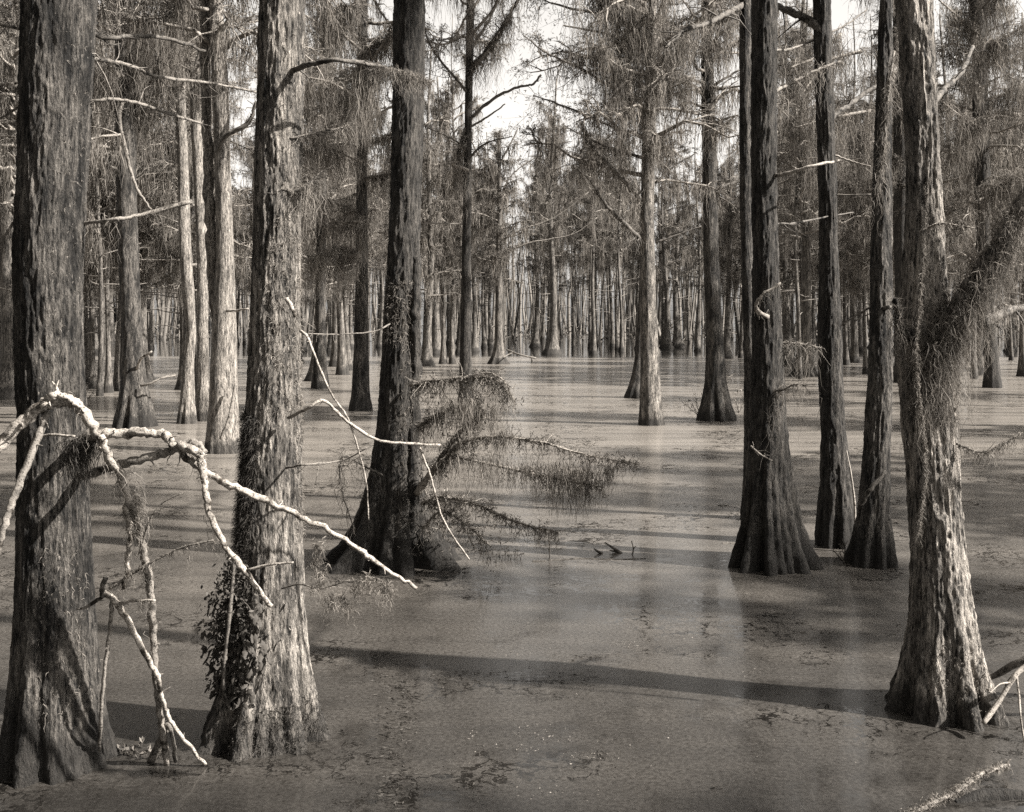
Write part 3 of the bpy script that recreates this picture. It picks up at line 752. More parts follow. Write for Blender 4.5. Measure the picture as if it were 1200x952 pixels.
# the wood goes on behind as one mass
mb = MB(); r_ = np.random.default_rng(77)
n = 2400; dd_ = r_.uniform(118, 330, n); xx_ = r_.uniform(-.72, .72, n) * dd_; hh = r_.uniform(13, 22, n)
s = np.linspace(0, 1, 4)[None, :, None]
b_ = np.stack([xx_, dd_, np.full(n, -.2)], -1); t_ = b_ + np.stack([r_.normal(size=n) * 1.1, r_.normal(size=n) * .8, hh], -1)
fw = empty('far_woods', (0, 150, 0)); tag(fw, 'dim far wood of trunks and foliage behind the stand across the glade', 'woods', kind='stuff')
mid_ = r_.normal(size=(n, 4, 3)) * np.array([.35, .35, 0]) * np.array([0, 1, 1, 1])[None, :, None]
tubes(mb, b_[:, None] * (1 - s) + t_[:, None] * s + mid_ - np.array([0, 150, 0]), r_.uniform(.06, .30, n), .05, 5)
o = mb.build('stems', M['far_stem'], fw); mb = MB()
k = 46; pp = np.repeat(b_, k, 0); hz_ = np.repeat(hh, k) * r_.uniform(.38, 1.05, n * k)
pp = pp + np.stack([r_.normal(size=n * k) * 1.1, r_.normal(size=n * k) * 1.1, hz_], -1)
leaves(mb, pp, r_.normal(size=pp.shape) * np.array([1, 1, .6]), r_.uniform(.3, 1.0, n * k), r_.uniform(.04, .13, n * k))
nu = 9000; du = r_.uniform(112, 190, nu); pu = np.stack([r_.uniform(-.6, .6, nu) * du, du, r_.random(nu) ** 2 * 2.2 * (.3 + vnoise(du * 0 + r_.random(nu) * 3, du * .2, du * 0))], -1)
leaves(mb, pu, r_.normal(size=pu.shape) + np.array([0, 0, .5]), r_.uniform(.3, .8, nu), r_.uniform(.08, .2, nu))
mb.v = [v_ - np.array([0, 150, 0], np.float32) for v_ in mb.v]
mb.build('foliage', M['leaf_far'], fw)

# ------------------------------------------------------------------ boughs and moss of the main trees
D = lambda t: t['d']
# T8 glade tree
d = D(T8)
limb(T8, [(754, 285, d), (735, 265, d - .3), (710, 240, d - .6), (690, 210, d - .8), (672, 195, d - 1)], 6, 2.5, twigs=10, twl=.9, moss=60, mossL=.8, mossmat='moss')
limb(T8, [(754, 238, d), (735, 215, d - .4), (710, 190, d - .8), (690, 165, d - 1.0), (682, 145, d - 1.1)], 8, 3, twigs=12, twl=1.0, moss=160, mossL=1.1, mossmat='moss')
limb(T8, [(763, 65, d), (740, 35, d - .4), (715, 10, d - .8), (690, -15, d - 1)], 9, 4, twigs=14, twl=1.0, moss=240, mossL=1.6, mossmat='moss')
limb(T8, [(765, 60, d), (800, 35, d - .3), (840, 15, d - .6)], 8, 3, twigs=10, twl=1.0, moss=100, mossL=1.0, mossmat='moss')
limb(T8, [(768, 215, d), (790, 195, d), (815, 180, d)], 3, 1.5, twigs=6, twl=.6)
limb(T8, [(768, 285, d), (795, 275, d), (822, 265, d)], 3, 1.2, twigs=6, twl=.6)
# T10 slim dark tree
d = D(T10)
limb(T10, [(549, 85, d), (570, 60, d - .2), (590, 30, d - .4), (612, -10, d - .6)], 7, 4, twigs=14, twl=1.0, moss=200, mossL=1.0, mossmat='moss', leaf=5)
limb(T10, [(549, 142, d), (575, 118, d - .2), (605, 103, d - .4), (624, 99, d - .5), (634, 88, d - .5)], 4, 2.4, twigs=5, twl=.5)
limb(T10, [(549, 150, d), (570, 138, d - .3), (592, 122, d - .6)], 3, 1.5, mat='dead_dim')
limb(T10, [(545, 150, d), (538, 175, d - .2), (533, 215, d - .3)], 3, 1, moss=120, mossL=1.3, mossmat='moss')
limb(T10, [(548, 263, d), (520, 262, d - .4), (492, 262, d - .9)], 2.6, 1.2, mat='dead_dim')
limb(T10, [(549, 110, d), (528, 85, d - .3), (508, 60, d - .5), (495, 30, d - .6)], 4, 1.5, twigs=26, twl=1.3, moss=40, mossL=.6, mossmat='moss', leaf=3)
limb(T10, [(551, 60, d), (575, 20, d + .3), (590, -20, d + .5)], 4, 2, twigs=24, twl=1.3, leaf=3)
limb(T10, [(549, 175, d), (525, 160, d - .3), (500, 150, d - .5)], 3, 1.3, twigs=22, twl=1.1, leaf=4)
limb(T10, [(549, 185, d), (570, 168, d - .3), (600, 160, d - .5)], 3, 1.3, twigs=22, twl=1.1, leaf=4)
d = D(T8)
for a in ([(757, 130, d), (720, 105, d - .5), (680, 80, d - 1), (640, 62, d - 1.4), (612, 40, d - 1.6)], [(757, 160, d), (720, 150, d - .3), (670, 128, d - .6), (625, 112, d - 1)], [(760, 40, d), (715, 20, d + .4), (660, 8, d + .8), (618, -8, d + 1)], [(752, 185, d), (710, 172, d + .4), (665, 150, d + .8)]):
    limb(T8, a, 4.5, 1.3, twigs=40, twl=1.5, moss=50, mossL=.7, mossmat='moss', leaf=5)
d = D(T9)
for a in ([(830, 60, d), (800, 50, d - .3), (780, 70, d - .4)], [(834, 40, d), (850, 20, d), (868, 30, d)], [(830, 130, d), (805, 120, d), (785, 135, d)]):
    limb(T9, a, 3, 1.2, twigs=24, twl=1.0, leaf=3)
# T11 far small tree
d = D(T11)
for a in ([(583, 285, d), (610, 270, d), (650, 255, d), (690, 225, d)], [(583, 300, d), (620, 285, d), (670, 275, d), (700, 255, d)], [(583, 240, d), (600, 205, d), (635, 180, d)], [(583, 210, d), (560, 180, d), (545, 150, d)], [(584, 195, d), (600, 165, d), (607, 150, d)]):
    limb(T11, a, 2.4, 1, twigs=8, twl=1.6, mat='dead_dim', leaf=3)
# T9
d = D(T9)
limb(T9, [(832, 225, d), (852, 217, d), (872, 211, d + .2), (895, 208, d + .4)], 5, 2, twigs=8, twl=.8, moss=40, mossL=.7, mossmat='moss')
limb(T9, [(830, 105, d), (848, 93, d), (866, 82, d)], 4, 2, twigs=8, twl=.7)
limb(T9, [(829, 100, d), (812, 94, d), (800, 88, d), (802, 76, d)], 4, 2, twigs=8, twl=.6)
limb(T9, [(832, 168, d), (845, 150, d - .2), (860, 138, d - .4)], 3, 2, twigs=6, twl=.6, moss=60, mossL=.9, mossmat='moss_near')
# T4 / T4b / T5 / T6
d = D(T4b)
limb(T4b, [(873, 5, d), (855, 14, d - .3), (830, 27, d - .8), (803, 36, d - 1.2), (780, 55, d - 1.5)], 9, 4, twigs=12, twl=.7, moss=80, mossL=.5, mossmat='moss')
d = D(T5)
limb(T5, [(965, 38, d), (945, 22, d + .1), (920, 11, d + .2), (895, 2, d + .5), (860, -14, d + .8)], 10, 7, twigs=6, twl=.5)
limb(T5, [(970, 140, d), (985, 130, d + .1), (1005, 115, d + .3), (1030, 99, d + .5), (1050, 80, d + .8)], 8, 4, twigs=6, twl=.5)
limb(T5, [(970, 228, d), (990, 229, d - .1), (1021, 228, d - .2)], 2.6, 1.4, mat='dead_dim')
limb(T5, [(972, 180, d), (1000, 190, d - .1), (1020, 195, d - .2)], 2.6, 1.4, mat='dead', twigs=5, twl=.2)
d = D(T4)
limb(T4, [(905, 207, d), (925, 203, d - .2), (955, 194, d - .3), (985, 188, d)], 5, 3, mat='dead')
limb(T4, [(905, 262, d), (930, 262, d + .3), (960, 256, d + .8), (1000, 249, d + 1.2)], 3, 1.6, mat='limb', twigs=10, twl=.3)
limb(T4, [(905, 108, d), (925, 99, d + .4), (952, 84, d + .6), (985, 72, d + .9)], 5, 2.5, mat='dead_dim', moss=120, mossL=.5, mossmat='moss', twigs=8, twl=.5)
limb(T4, [(905, 60, d), (935, 55, d + 1), (990, 30, d + 1.5), (1015, 12, d + 1.7)], 3, 1.4, mat='dead_dim', twigs=10, twl=.5, moss=50, mossL=.5, mossmat='moss')
limb(T4, [(900, 372, d - .1), (886, 362, d - .32), (893, 347, d - .4), (915, 332, d - .42)], 6, 3, mat='dead', rough=.3, moss=18, mossL=.2)
limb(T4, [(905, 458, d - .1), (918, 457, d - .2), (930, 451, d - .25), (946, 452, d - .3)], 3.4, 1.4, mat='dead_dim', moss=34, mossL=.8, mossmat='moss', twigs=5, twl=.3)
limb(T4, [(908, 402, d), (935, 403, d), (962, 408, d)], 2.6, 1.6, mat='dead_dim', twigs=16, twl=.35, moss=70, mossL=.6, mossmat='moss')
limb(T4, [(880, 523, d - .2), (890, 532, d - .35), (905, 540, d - .4)], 2.6, 1.4, mat='dead', twigs=6, twl=.15)
d = D(T6)
limb(T6, [(1008, 592, d - .25), (1020, 574, d - .33), (1038, 553, d - .3)], 6, 5, mat='limb')
limb(T6, [(1034, 362, d - .1), (1043, 360, d - .22)], 6, 5, mat='limb', n=6)
limb(T6, [(1020, 360, d), (1000, 372, d + .2), (985, 382, d + .4)], 2.4, 1.2, mat='dead_dim', twigs=6, twl=.25)
limb(T6, [(1028, 230, d - .1), (1036, 170, d - .3), (1042, 100, d - .3), (1048, 60, d - .2)], 4, 3, mat='dead_dim', moss=160, mossL=.4)
# white stick against T5's foot
o = MB(); ln = smooth_line([P(992, 528, D(T5) - .3), P(998, 560, D(T5) - .35), P(1002, 600, D(T5) - .35), P(1001, 640, D(T5) - .4)], 24)
tube(o, ln, np.linspace(.006, .018, 24), 8, .25, 60)
tag(o.build('dead_stick', M['dead'], None, True), 'thin white dead stick leaning on the slim black cypress foot', 'stick')

# T7 fork: thick mossy limb
d = D(T7)
o7, l7 = limb(T7, [(1082, 470, d - .05), (1092, 425, d - .12), (1108, 390, d - .15), (1132, 348, d - .2), (1165, 295, d - .25), (1205, 235, d - .3), (1270, 130, d - .4), (1330, 0, d - .5)],
              27, 18, 'fork_limb', 'bark_pale', 20, 70, .16, moss=900, mossL=.5)
limb(T7, [(1150, 378, d - .2), (1168, 372, d - .1), (1185, 362, d), (1215, 362, d + .2)], 14, 8, 'branch', 'limb', 12, 24, .2, twigs=10, twl=.25, moss=90, mossL=.3)
limb(T7, [(1090, 122, d), (1108, 104, d + .2), (1128, 82, d + .5), (1140, 55, d + .8)], 8, 5, 'branch', 'limb', 10, 20, .2, twigs=8, twl=.3)
limb(T7, [(1085, 268, d - .2), (1105, 262, d - .35), (1142, 268, d - .5)], 2.6, 1.2, 'branch', 'dead', 6, 16, .2, twigs=50, twl=.10, moss=40, mossL=.12)
limb(T7, [(1120, 520, d - .1), (1150, 530, d - .2), (1175, 520, d - .2), (1215, 498, d - .2)], 2.4, 1.6, 'branch', 'dead_dim', 6, 20, .2, twigs=20, twl=.1, moss=160, mossL=.14)
limb(T7, [(1078, 400, d), (1058, 385, d - .15), (1050, 350, d - .2)], 16, 6, 'branch', 'bark_dark', 14, 24, .25, moss=160, mossL=.3, mossmat='moss')
limb(T7, [(1088, 200, d - .2), (1080, 330, d - .27), (1074, 420, d - .27), (1085, 540, d - .25), (1076, 620, d - .24)], 1, .7, 'moss_rope', 'moss_near', 5, 40, .3, moss=420, mossL=.12)
trunk_moss(T7, 1.9, 2.7, 260, 330, 520, .05, strandL=.3)
trunk_moss(T7, .05, .5, 240, 320, 160, .025)
# curtain under the fork limb
mm = MB(); k = 800; u = rng.integers(8, 50, k); pp = l7[u] - np.array([T7['bx'], T7['by'], 0]) + rng.normal(size=(k, 3)) * np.array([.05, .06, .05])
strands(mm, pp, .5 * rng.uniform(.2, 1.1, k), .0045, 9, .35, .01); tufts(mm, pp, .09, .0035, 6)
mm.build('moss', M['moss_near'], T7['root'])
# T1: white dead boughs reaching over the water
d = 5.95
limb(T1, [(88, 521, d + .45), (112, 511, d), (150, 507, d - .05), (188, 508, d - .08), (205, 522, d - .08), (240, 553, d - .1), (290, 578, d - .1), (340, 600, d - .1), (400, 630, d - .1), (445, 662, d - .1), (488, 690, d - .1)],
     12.5, 4, 'dead_branch', 'dead', 12, 90, .28)
limb(T1, [(90, 560, d + .45), (140, 545, d), (190, 531, d - .05), (226, 519, d - .06), (240, 532, d - .1)], 11, 8, 'dead_branch', 'dead_dim', 12, 40, .22, twigs=4, twl=.15)
limb(T1, [(210, 520, d - .1), (232, 532, d - .14), (238, 550, d - .16), (243, 590, d - .18), (258, 630, d - .18), (285, 668, d - .16), (318, 711, d - .14)], 10, 5.5, 'dead_branch', 'dead', 12, 60, .28, moss=90, mossL=.16)
limb(T1, [(290, 668, d - .16), (318, 662, d - .2), (344, 659, d - .22)], 3.5, 2.4, 'dead_branch', 'dead', 8, 14, .25)
limb(T1, [(45, 511, d + .08), (65, 510, d + .02), (88, 512, d)], 4, 3, 'dead_branch', 'dead', 8, 12, .2)
limb(T1, [(82, 264, 6.5), (130, 258, 6.4), (165, 252, 6.5), (225, 236, 6.6)], 4, 5.5, 'dead_branch', 'dead_dim', 10, 26, .2, moss=30, mossL=.25, mossmat='moss')
limb(T1, [(84, 122, 6.5), (130, 117, 6.5), (165, 122, 6.8), (200, 134, 7.2), (236, 145, 7.5)], 4, 3.5, 'dead_branch', 'dead_dim', 10, 28, .2, moss=30, mossL=.2, mossmat='moss', twigs=6, twl=.3)
limb(T1, [(88, 67, 6.5), (130, 72, 6.6), (160, 80, 6.9), (185, 90, 7.2), (250, 98, 8), (300, 108, 8.4)], 5, 3, 'dead_branch', 'dead_dim', 10, 28, .2, twigs=12, twl=.35, moss=60, mossL=.3, mossmat='moss')
limb(T1, [(90, 26, 6.5), (120, 44, 6.7), (160, 42, 7.1), (200, 46, 7.5), (240, 60, 8)], 6, 4, 'branch', 'limb', 10, 28, .2, twigs=8, twl=.4)
limb(T1, [(30, 35, 6.5), (5, 30, 6.6), (-30, 20, 6.8)], 4, 3, 'dead_branch', 'dead_dim', 8, 12, .2, twigs=6, twl=.3)
limb(T1, [(30, 120, 6.6), (15, 130, 6.9), (-15, 148, 7.2)], 4, 2.5, 'dead_branch', 'dead_dim', 8, 12, .2, twigs=8, twl=.3)
mm = MB(); k = 420; q = P(100, 520, d + .05) - np.array([T1['bx'], T1['by'], 0])
pp = q + rng.normal(size=(k, 3)) * np.array([.045, .05, .02]); strands(mm, pp, .28 * rng.uniform(.2, 1, k), .0042, 8, .3, .006, np.array([-.9, 0, 0])); tufts(mm, pp[:120], .07, .003, 5)
mm.build('moss', M['moss_dark'], T1['root'])
trunk_moss(T1, .3, 1.3, 270, 350, 130, .035, strandL=.12)
trunk_moss(T1, 2.5, 4.4, 300, 380, 90, .03)
# T2: branch across, dead boughs, fuzz
limb(T2, [(338, 86, 6.8), (362, 76, 6.65), (400, 71, 6.6), (448, 79, 6.8), (502, 96, 7.0)], 7, 4, 'branch', 'limb', 10, 34, .2, twigs=5, twl=.2)
mm = MB(); k = 420; lnp = smooth_line([P(430, 78, 6.75), P(470, 84, 6.85), (P(506, 97, 7.0))], 30) - np.array([T2['bx'], T2['by'], 0])
pp = lnp[rng.integers(0, 30, k)] + rng.normal(size=(k, 3)) * .012; strands(mm, pp, .16 * rng.uniform(.3, 1, k), .0038, 7, .35, .006); tufts(mm, pp[:140], .05, .003, 5)
pp = P(450, 84, 6.8) - np.array([T2['bx'], T2['by'], 0]) + rng.normal(size=(260, 3)) * np.array([.035, .06, .02]); strands(mm, pp, .5 * rng.uniform(.3, 1, 260), .004, 8, .2, .004, np.array([-2.2, 0, 0]))
mm.build('moss', M['moss'], T2['root'])
limb(T2, [(338, 490, 6.65), (360, 479, 6.4), (380, 470, 6.4), (405, 492, 6.4), (440, 515, 6.4), (478, 520, 6.45), (516, 522, 6.5)], 4, 3, 'dead_branch', 'dead', 10, 44, .2)
limb(T2, [(335, 549, 6.7), (355, 545, 6.5), (400, 540, 6.6), (430, 525, 6.5)], 2.6, 1.6, 'dead_branch', 'dead_dim', 6, 20, .2, twigs=10, twl=.15)
limb(T2, [(352, 388, 6.5), (360, 395, 6.45), (372, 425, 6.4), (390, 465, 6.4), (410, 495, 6.4), (428, 560, 6.4), (432, 610, 6.4)], 3.6, 1.5, 'dead_branch', 'dead', 8, 44, .2)
limb(T2, [(336, 350, 6.4), (341, 358, 6.38), (346, 372, 6.38)], 5, 4, 'dead_branch', 'dead', 8, 10, .2)
limb(T2, [(492, 525, 6.5), (505, 560, 6.5), (520, 610, 6.5), (550, 656, 6.5)], 3, 1.8, 'dead_branch', 'dead', 7, 34, .2)
limb(T2, [(340, 162, 6.75), (375, 155, 6.9), (400, 150, 7.1), (420, 143, 7.2)], 2.4, 1.4, 'branch', 'dead_dim', 6, 18, .3, twigs=30, twl=.16, moss=120, mossL=.2, mossmat='moss_near')
limb(T2, [(338, 228, 6.75), (362, 215, 6.8), (378, 200, 7.0)], 5, 2, 'branch', 'limb', 6, 18, .3, twigs=24, twl=.16, moss=120, mossL=.35, mossmat='moss_near')
limb(T2, [(330, 690, 6.4), (352, 685, 6.2), (375, 690, 6.1), (410, 680, 6.0)], 2, 1.2, 'branch', 'dead_dim', 6, 20, .3, twigs=12, twl=.1)
# pale moss curls hanging on that bough
mm = MB(); cc = []
for a, b in ((375, 640), (370, 660), (372, 690), (385, 705), (400, 700), (418, 690), (430, 680), (445, 685), (408, 712), (455, 690), (378, 675)):
    cc.append(P(a, b, 5.9) - np.array([T2['bx'], T2['by'], 0]) + rng.normal(size=(26, 3)) * .022)
pp = np.concatenate(cc); tufts(mm, pp, .05, .003, 5); strands(mm, pp[::3], .12, .003, 8, .4, .008); mm.build('moss', M['moss_near'], T2['root'])
trunk_moss(T2, 2.0, 3.1, 265, 380, 420, .045, strandL=.08)
trunk_moss(T2, 1.2, 2.1, 330, 390, 260, .035)
trunk_moss(T2, 0.0, .26, 240, 400, 900, .03, 'moss_dark')
trunk_moss(T2, 1.15, 2.0, 190, 250, 1100, .07, 'moss_dark', strandL=.12)
trunk_moss(T2, 3.0, 4.4, 280, 370, 120, .03)
# T3: mossy side boughs
d = D(T3)
def bough(pts, w0, w1, **kw): return limb(T3, pts, w0, w1, 'bough', 'dead', 8, None, .2, **kw)
bough([(488, 578, d - .2), (512, 545, d - .4), (540, 505, d - .6), (566, 488, d - .7)], 9, 4, twigs=28, twl=.35, moss=90, mossL=.4, mossmat='moss_near', leaf=3)
bough([(480, 452, d - .2), (510, 446, d - .5), (550, 443, d - .7), (580, 445, d - .8), (602, 468, d - .8)], 4, 1.6, twigs=52, twl=.3, moss=270, mossL=.42, mossmat='moss_near', leaf=4)
bough([(545, 445, d - .7), (570, 437, d - .8), (590, 446, d - .85), (600, 466, d - .85)], 2, 1.2, twigs=16, twl=.15, moss=60, mossL=.25, mossmat='moss_near')
bough([(505, 555, d - .4), (540, 520, d - .7), (585, 512, d - .9), (640, 520, d - 1.0), (690, 534, d - 1.1), (745, 543, d - 1.2)], 5, 1.6, twigs=120, twl=.2, moss=300, mossL=.3, mossmat='moss_near', leaf=4)
bough([(512, 545, d - .4), (530, 536, d - .6), (600, 550, d - .8), (655, 562, d - .9), (706, 571, d - 1.0)], 4.5, 1.8, twigs=100, twl=.22, moss=240, mossL=.32, mossmat='moss_near', leaf=4)
bough([(495, 590, d - .3), (520, 583, d - .5), (560, 592, d - .7), (605, 612, d - .8), (652, 624, d - .9)], 5, 1.6, twigs=120, twl=.2, moss=255, mossL=.22, mossmat='moss_near', leaf=5)
bough([(488, 500, d - .3), (515, 485, d - .5), (545, 470, d - .6), (562, 478, d - .7)], 3, 1.5, twigs=60, twl=.28, moss=330, mossL=.45, mossmat='moss_near', leaf=3)
bough([(495, 620, d - .3), (515, 600, d - .5), (540, 610, d - .6), (575, 640, d - .6)], 3, 1.2, twigs=60, twl=.3, moss=90, mossL=.3, mossmat='moss_near', leaf=4)
mm = MB()
for a, b, L_, sp, k in ((652, 545, .52, .13, 180), (676, 551, .50, .12, 180), (690, 552, .3, .12, 90), (714, 548, .26, .03, 60), (540, 470, .45, .12, 150), (575, 480, .3, .05, 60), (588, 505, .35, .05, 60), (560, 540, .35, .2, 160), (610, 545, .3, .15, 100)):
    pp = P(a, b, d - .95) - np.array([T3['bx'], T3['by'], 0]) + rng.normal(size=(k, 3)) * np.array([sp, sp * .5, .03]); strands(mm, pp, L_ * rng.uniform(.25, 1.1, k), .0055, 7, .22, .006)
mm.build('moss', M['moss_near'], T3['root'])
limb(T3, [(455, 560, d - .2), (430, 548, d - .3), (405, 535, d - .4), (398, 545, d - .4), (402, 580, d - .4), (415, 620, d - .4)], 2.6, 1.4, 'bough', 'limb', 6, 30, .2, twigs=16, twl=.3, moss=70, mossL=.5, mossmat='moss')
limb(T3, [(460, 378, d - .1), (440, 388, d - .3), (400, 392, d - .5), (350, 391, d - .8)], 2.4, 1.2, 'dead_branch', 'dead_dim', 6, 20, .2, twigs=6, twl=.2)
trunk_moss(T3, .1, 2.4, 280, 390, 460, .05, 'moss', strandL=.2)
trunk_moss(T3, 2.3, 3.0, 200, 330, 260, .06, 'moss', strandL=.25)
# T13/T14 moss curtains
for T, rows in ((T13, ((250, -1), (170, 1), (110, -1), (60, 1), (210, 1), (300, -1), (20, -1))), (T14, ((215, -1), (150, 1), (90, -1), (270, 1), (40, 1), (180, -1), (240, 1), (310, -1)))):
    d = D(T); c0 = 424 if T is T13 else 376
    for py, sg in rows:
        L_ = rng.uniform(35, 75)
        limb(T, [(c0, py, d), (c0 + sg * L_ * .5, py - rng.uniform(5, 20), d - .5), (c0 + sg * L_, py - rng.uniform(0, 30), d - 1)], 4.5, 1.5, 'branch', 'dead_dim', 6, 14, .2, twigs=12, twl=.8, moss=150, mossL=1.5, mossmat='moss', leaf=2)
# moss veils
def veil(T, px0, py0, px1, py1, d, n, L_, w=1.0, mat='moss'):
    b = np.array([T['bx'], T['by'], 0]); a0, a1 = P(px0, py0, d), P(px1, py1, d - .4)
    line = smooth_line([a0, (a0 + a1) / 2 + rng.normal(size=3) * .12, a1], 16) - b
    mb = MB(); tube(mb, line, np.linspace(2.2, .9, 16) * d / F, 6, .2); o = mb.build('branch', M['twig'], T['root'], True)
    nb = max(5, n // 45); u = rng.random(nb); lens = L_ * rng.uniform(.3, 1.15, nb); k = n // nb
    pp = np.repeat(line[(u * 15).astype(int)], k, 0) + rng.normal(size=(nb * k, 3)) * np.array([.07, .07, .05]) * max(1, d / 16)
    keep_ = rng.random(nb * k) < .5; pp = pp[keep_]; ln_ = (np.repeat(lens, k) * rng.uniform(.25, 1.1, nb * k))[keep_]
    mm = MB(); strands(mm, pp, ln_, .6 * w * d / F, 9, .20, .012 * d / 10)
    tufts(mm, pp[::4], .12 * d / 10, .5 * d / F, 5); mm.build('moss', M[mat], o)
d = D(T8)
for a in ((765, 40, 690, -30, 900, 3.0), (760, 90, 700, 40, 700, 2.6), (762, 20, 660, -20, 600, 3.0), (755, 130, 712, 95, 400, 1.8), (766, 80, 800, 30, 400, 1.8), (768, 110, 815, 90, 300, 1.4), (758, 60, 660, 30, 500, 2.2)):
    veil(T8, *a[:4], d - rng.random(), a[4], a[5])
d = D(T10)
for a in ((560, 75, 602, 5, 260, 1.2), (553, 40, 590, -20, 200, 1.6), (549, 200, 535, 190, 120, 1.6)):
    veil(T10, *a[:4], d - .5 * rng.random(), a[4], a[5])
d = D(T21)
for a in ((1150, 60, 1215, 20, 700, 3.0), (1150, 120, 1220, 90, 700, 3.0), (1145, 40, 1100, 0, 600, 2.6), (1148, 150, 1105, 120, 500, 2.6), (1155, 220, 1220, 190, 600, 3.0), (1150, 10, 1190, -30, 600, 3.2)):
    veil(T21, *a[:4], d - 2 * rng.random(), a[4], a[5])
d = D(T16)
for a in ((158, 30, 225, 10, 400, 1.8), (140, 90, 100, 60, 300, 1.4), (160, 60, 205, 45, 350, 1.6)):
    veil(T16, *a[:4], d - rng.random(), a[4], a[5])
d = D(T13)
for a in ((424, 120, 355, 90, 600, 2.0), (424, 60, 370, 10, 600, 2.2), (424, 190, 360, 160, 600, 2.2), (424, 260, 365, 240, 500, 2.0), (424, 150, 470, 120, 300, 1.6), (424, 300, 360, 300, 400, 1.8)):
    veil(T13, *a[:4], d - 1.5 * rng.random(), a[4], a[5])
d = D(T9)
for a in ((832, 60, 870, 20, 300, 1.4), (832, 150, 865, 135, 260, 1.3), (832, 30, 800, 0, 300, 1.4)):
    veil(T9, *a[:4], d - rng.random(), a[4], a[5])
d = D(T5) + 6
for a in ((985, 40, 925, 80, 500, 1.6), (1010, 60, 940, 110, 500, 1.7), (1020, 130, 930, 150, 400, 1.5)):
    veil(T5, *a[:4], d - rng.random(), a[4], a[5])
# T16
d = D(T16)
limb(T16, [(150, 110, d), (140, 135, d - .5), (148, 180, d - .6), (160, 220, d - .7), (177, 246, d - .8)], 5, 3, 'dead_branch', 'dead_dim', 8, 30, .2)
limb(T16, [(158, 120, d), (185, 85, d - .2), (205, 60, d - .3), (215, 10, d - .3)], 7, 4, 'branch', 'limb', 8, 24, .2, moss=200, mossL=1.2, mossmat='moss', twigs=12, twl=.8)
limb(T16, [(165, 452, d - .3), (175, 450, d - .4), (190, 443, d - .3), (206, 440, d)], 3, 1.8, 'dead_branch', 'dead_dim', 7, 16, .3)
limb(T16, [(160, 432, d - .2), (166, 420, d - .4), (178, 412, d - .5)], 4, 2, 'dead_branch', 'dead', 7, 12, .3, twigs=6, twl=.2)
limb(T16, [(145, 200, d), (120, 190, d - .6), (100, 150, d - .8)], 4, 2, 'branch', 'limb', 7, 20, .3, twigs=14, twl=.9, moss=80, mossL=.9, mossmat='moss', leaf=4)
d = D(T15)
limb(T15, [(252, 185, d), (265, 160, d - .3), (290, 145, d - .4), (300, 120, d - .4)], 7, 4, 'branch', 'limb', 8, 24, .2, twigs=8, twl=.6)
limb(T15, [(265, 365, d - .3), (278, 364, d - .5), (291, 362, d - .6)], 3, 2.4, 'dead_branch', 'dead', 7, 10, .2)
limb(T15, [(276, 450, d - .35), (268, 490, d - .5), (258, 515, d - .5)], 3, 3, 'vine', 'dead_dim', 7, 16, .2)

# ------------------------------------------------------------------ the broken limb arching in front of the big trunk
fl = empty('fallen_limb', P(195, 897, 6.4) * np.array([1, 1, 0]))
tag(fl, 'pale barkless broken limb arching in front of the big furrowed trunk', 'fallen branch')
base = np.array(fl.location)
def piece(root, base, name, pts, w0, w1, mat='dead', sides=12, n=40, rough=.24, **kw):
    return limb(dict(bx=base[0], by=base[1], root=root), pts, w0, w1, name, mat, sides, n, rough, **kw)
piece(fl, base, 'upper_limb', [(-90, 610, 5.7), (-40, 560, 5.75), (5, 518, 5.8), (40, 482, 5.82), (62, 470, 5.84), (78, 469, 5.85)], 17, 14)
piece(fl, base, 'limb', [(62, 468, 5.82), (84, 470, 5.83), (102, 490, 5.85), (125, 530, 5.9), (145, 565, 5.95), (150, 600, 6.0), (152, 640, 6.05), (145, 690, 6.1)], 15, 5, n=50, moss=110, mossL=.2)
piece(fl, base, 'limb', [(150, 585, 5.98), (163, 620, 6.05), (170, 660, 6.1), (177, 700, 6.15), (180, 760, 6.2), (187, 830, 6.3), (196, 897, 6.38)], 9, 8, 'dead_dim', n=60, moss=60, mossL=.14)
piece(fl, base, 'splinter', [(48, 474, 5.78), (66, 463, 5.78), (85, 470, 5.79), (99, 484, 5.81)], 12, 3, n=24, rough=.5)
piece(fl, base, 'side_limb', [(56, 482, 5.84), (40, 525, 5.8), (20, 575, 5.75), (4, 620, 5.7), (-12, 680, 5.7)], 9, 8, 'dead_dim', n=40)
piece(fl, base, 'twig', [(162, 650, 6.08), (175, 612, 6.0), (190, 590, 5.98), (214, 578, 5.95)], 2.4, 1.2, 'dead_dim', 6, 20)
mm = MB(); pp = P(158, 595, 6.02) - base * np.array([1, 1, 0]) + rng.normal(size=(90, 3)) * np.array([.02, .02, .10]); tufts(mm, pp, .05, .003, 4); strands(mm, pp, .26 * rng.uniform(.3, 1, 90), .003, 8, .3, .006, np.array([1.6, 0, 0])); mm.build('moss', M['moss_near'], fl)

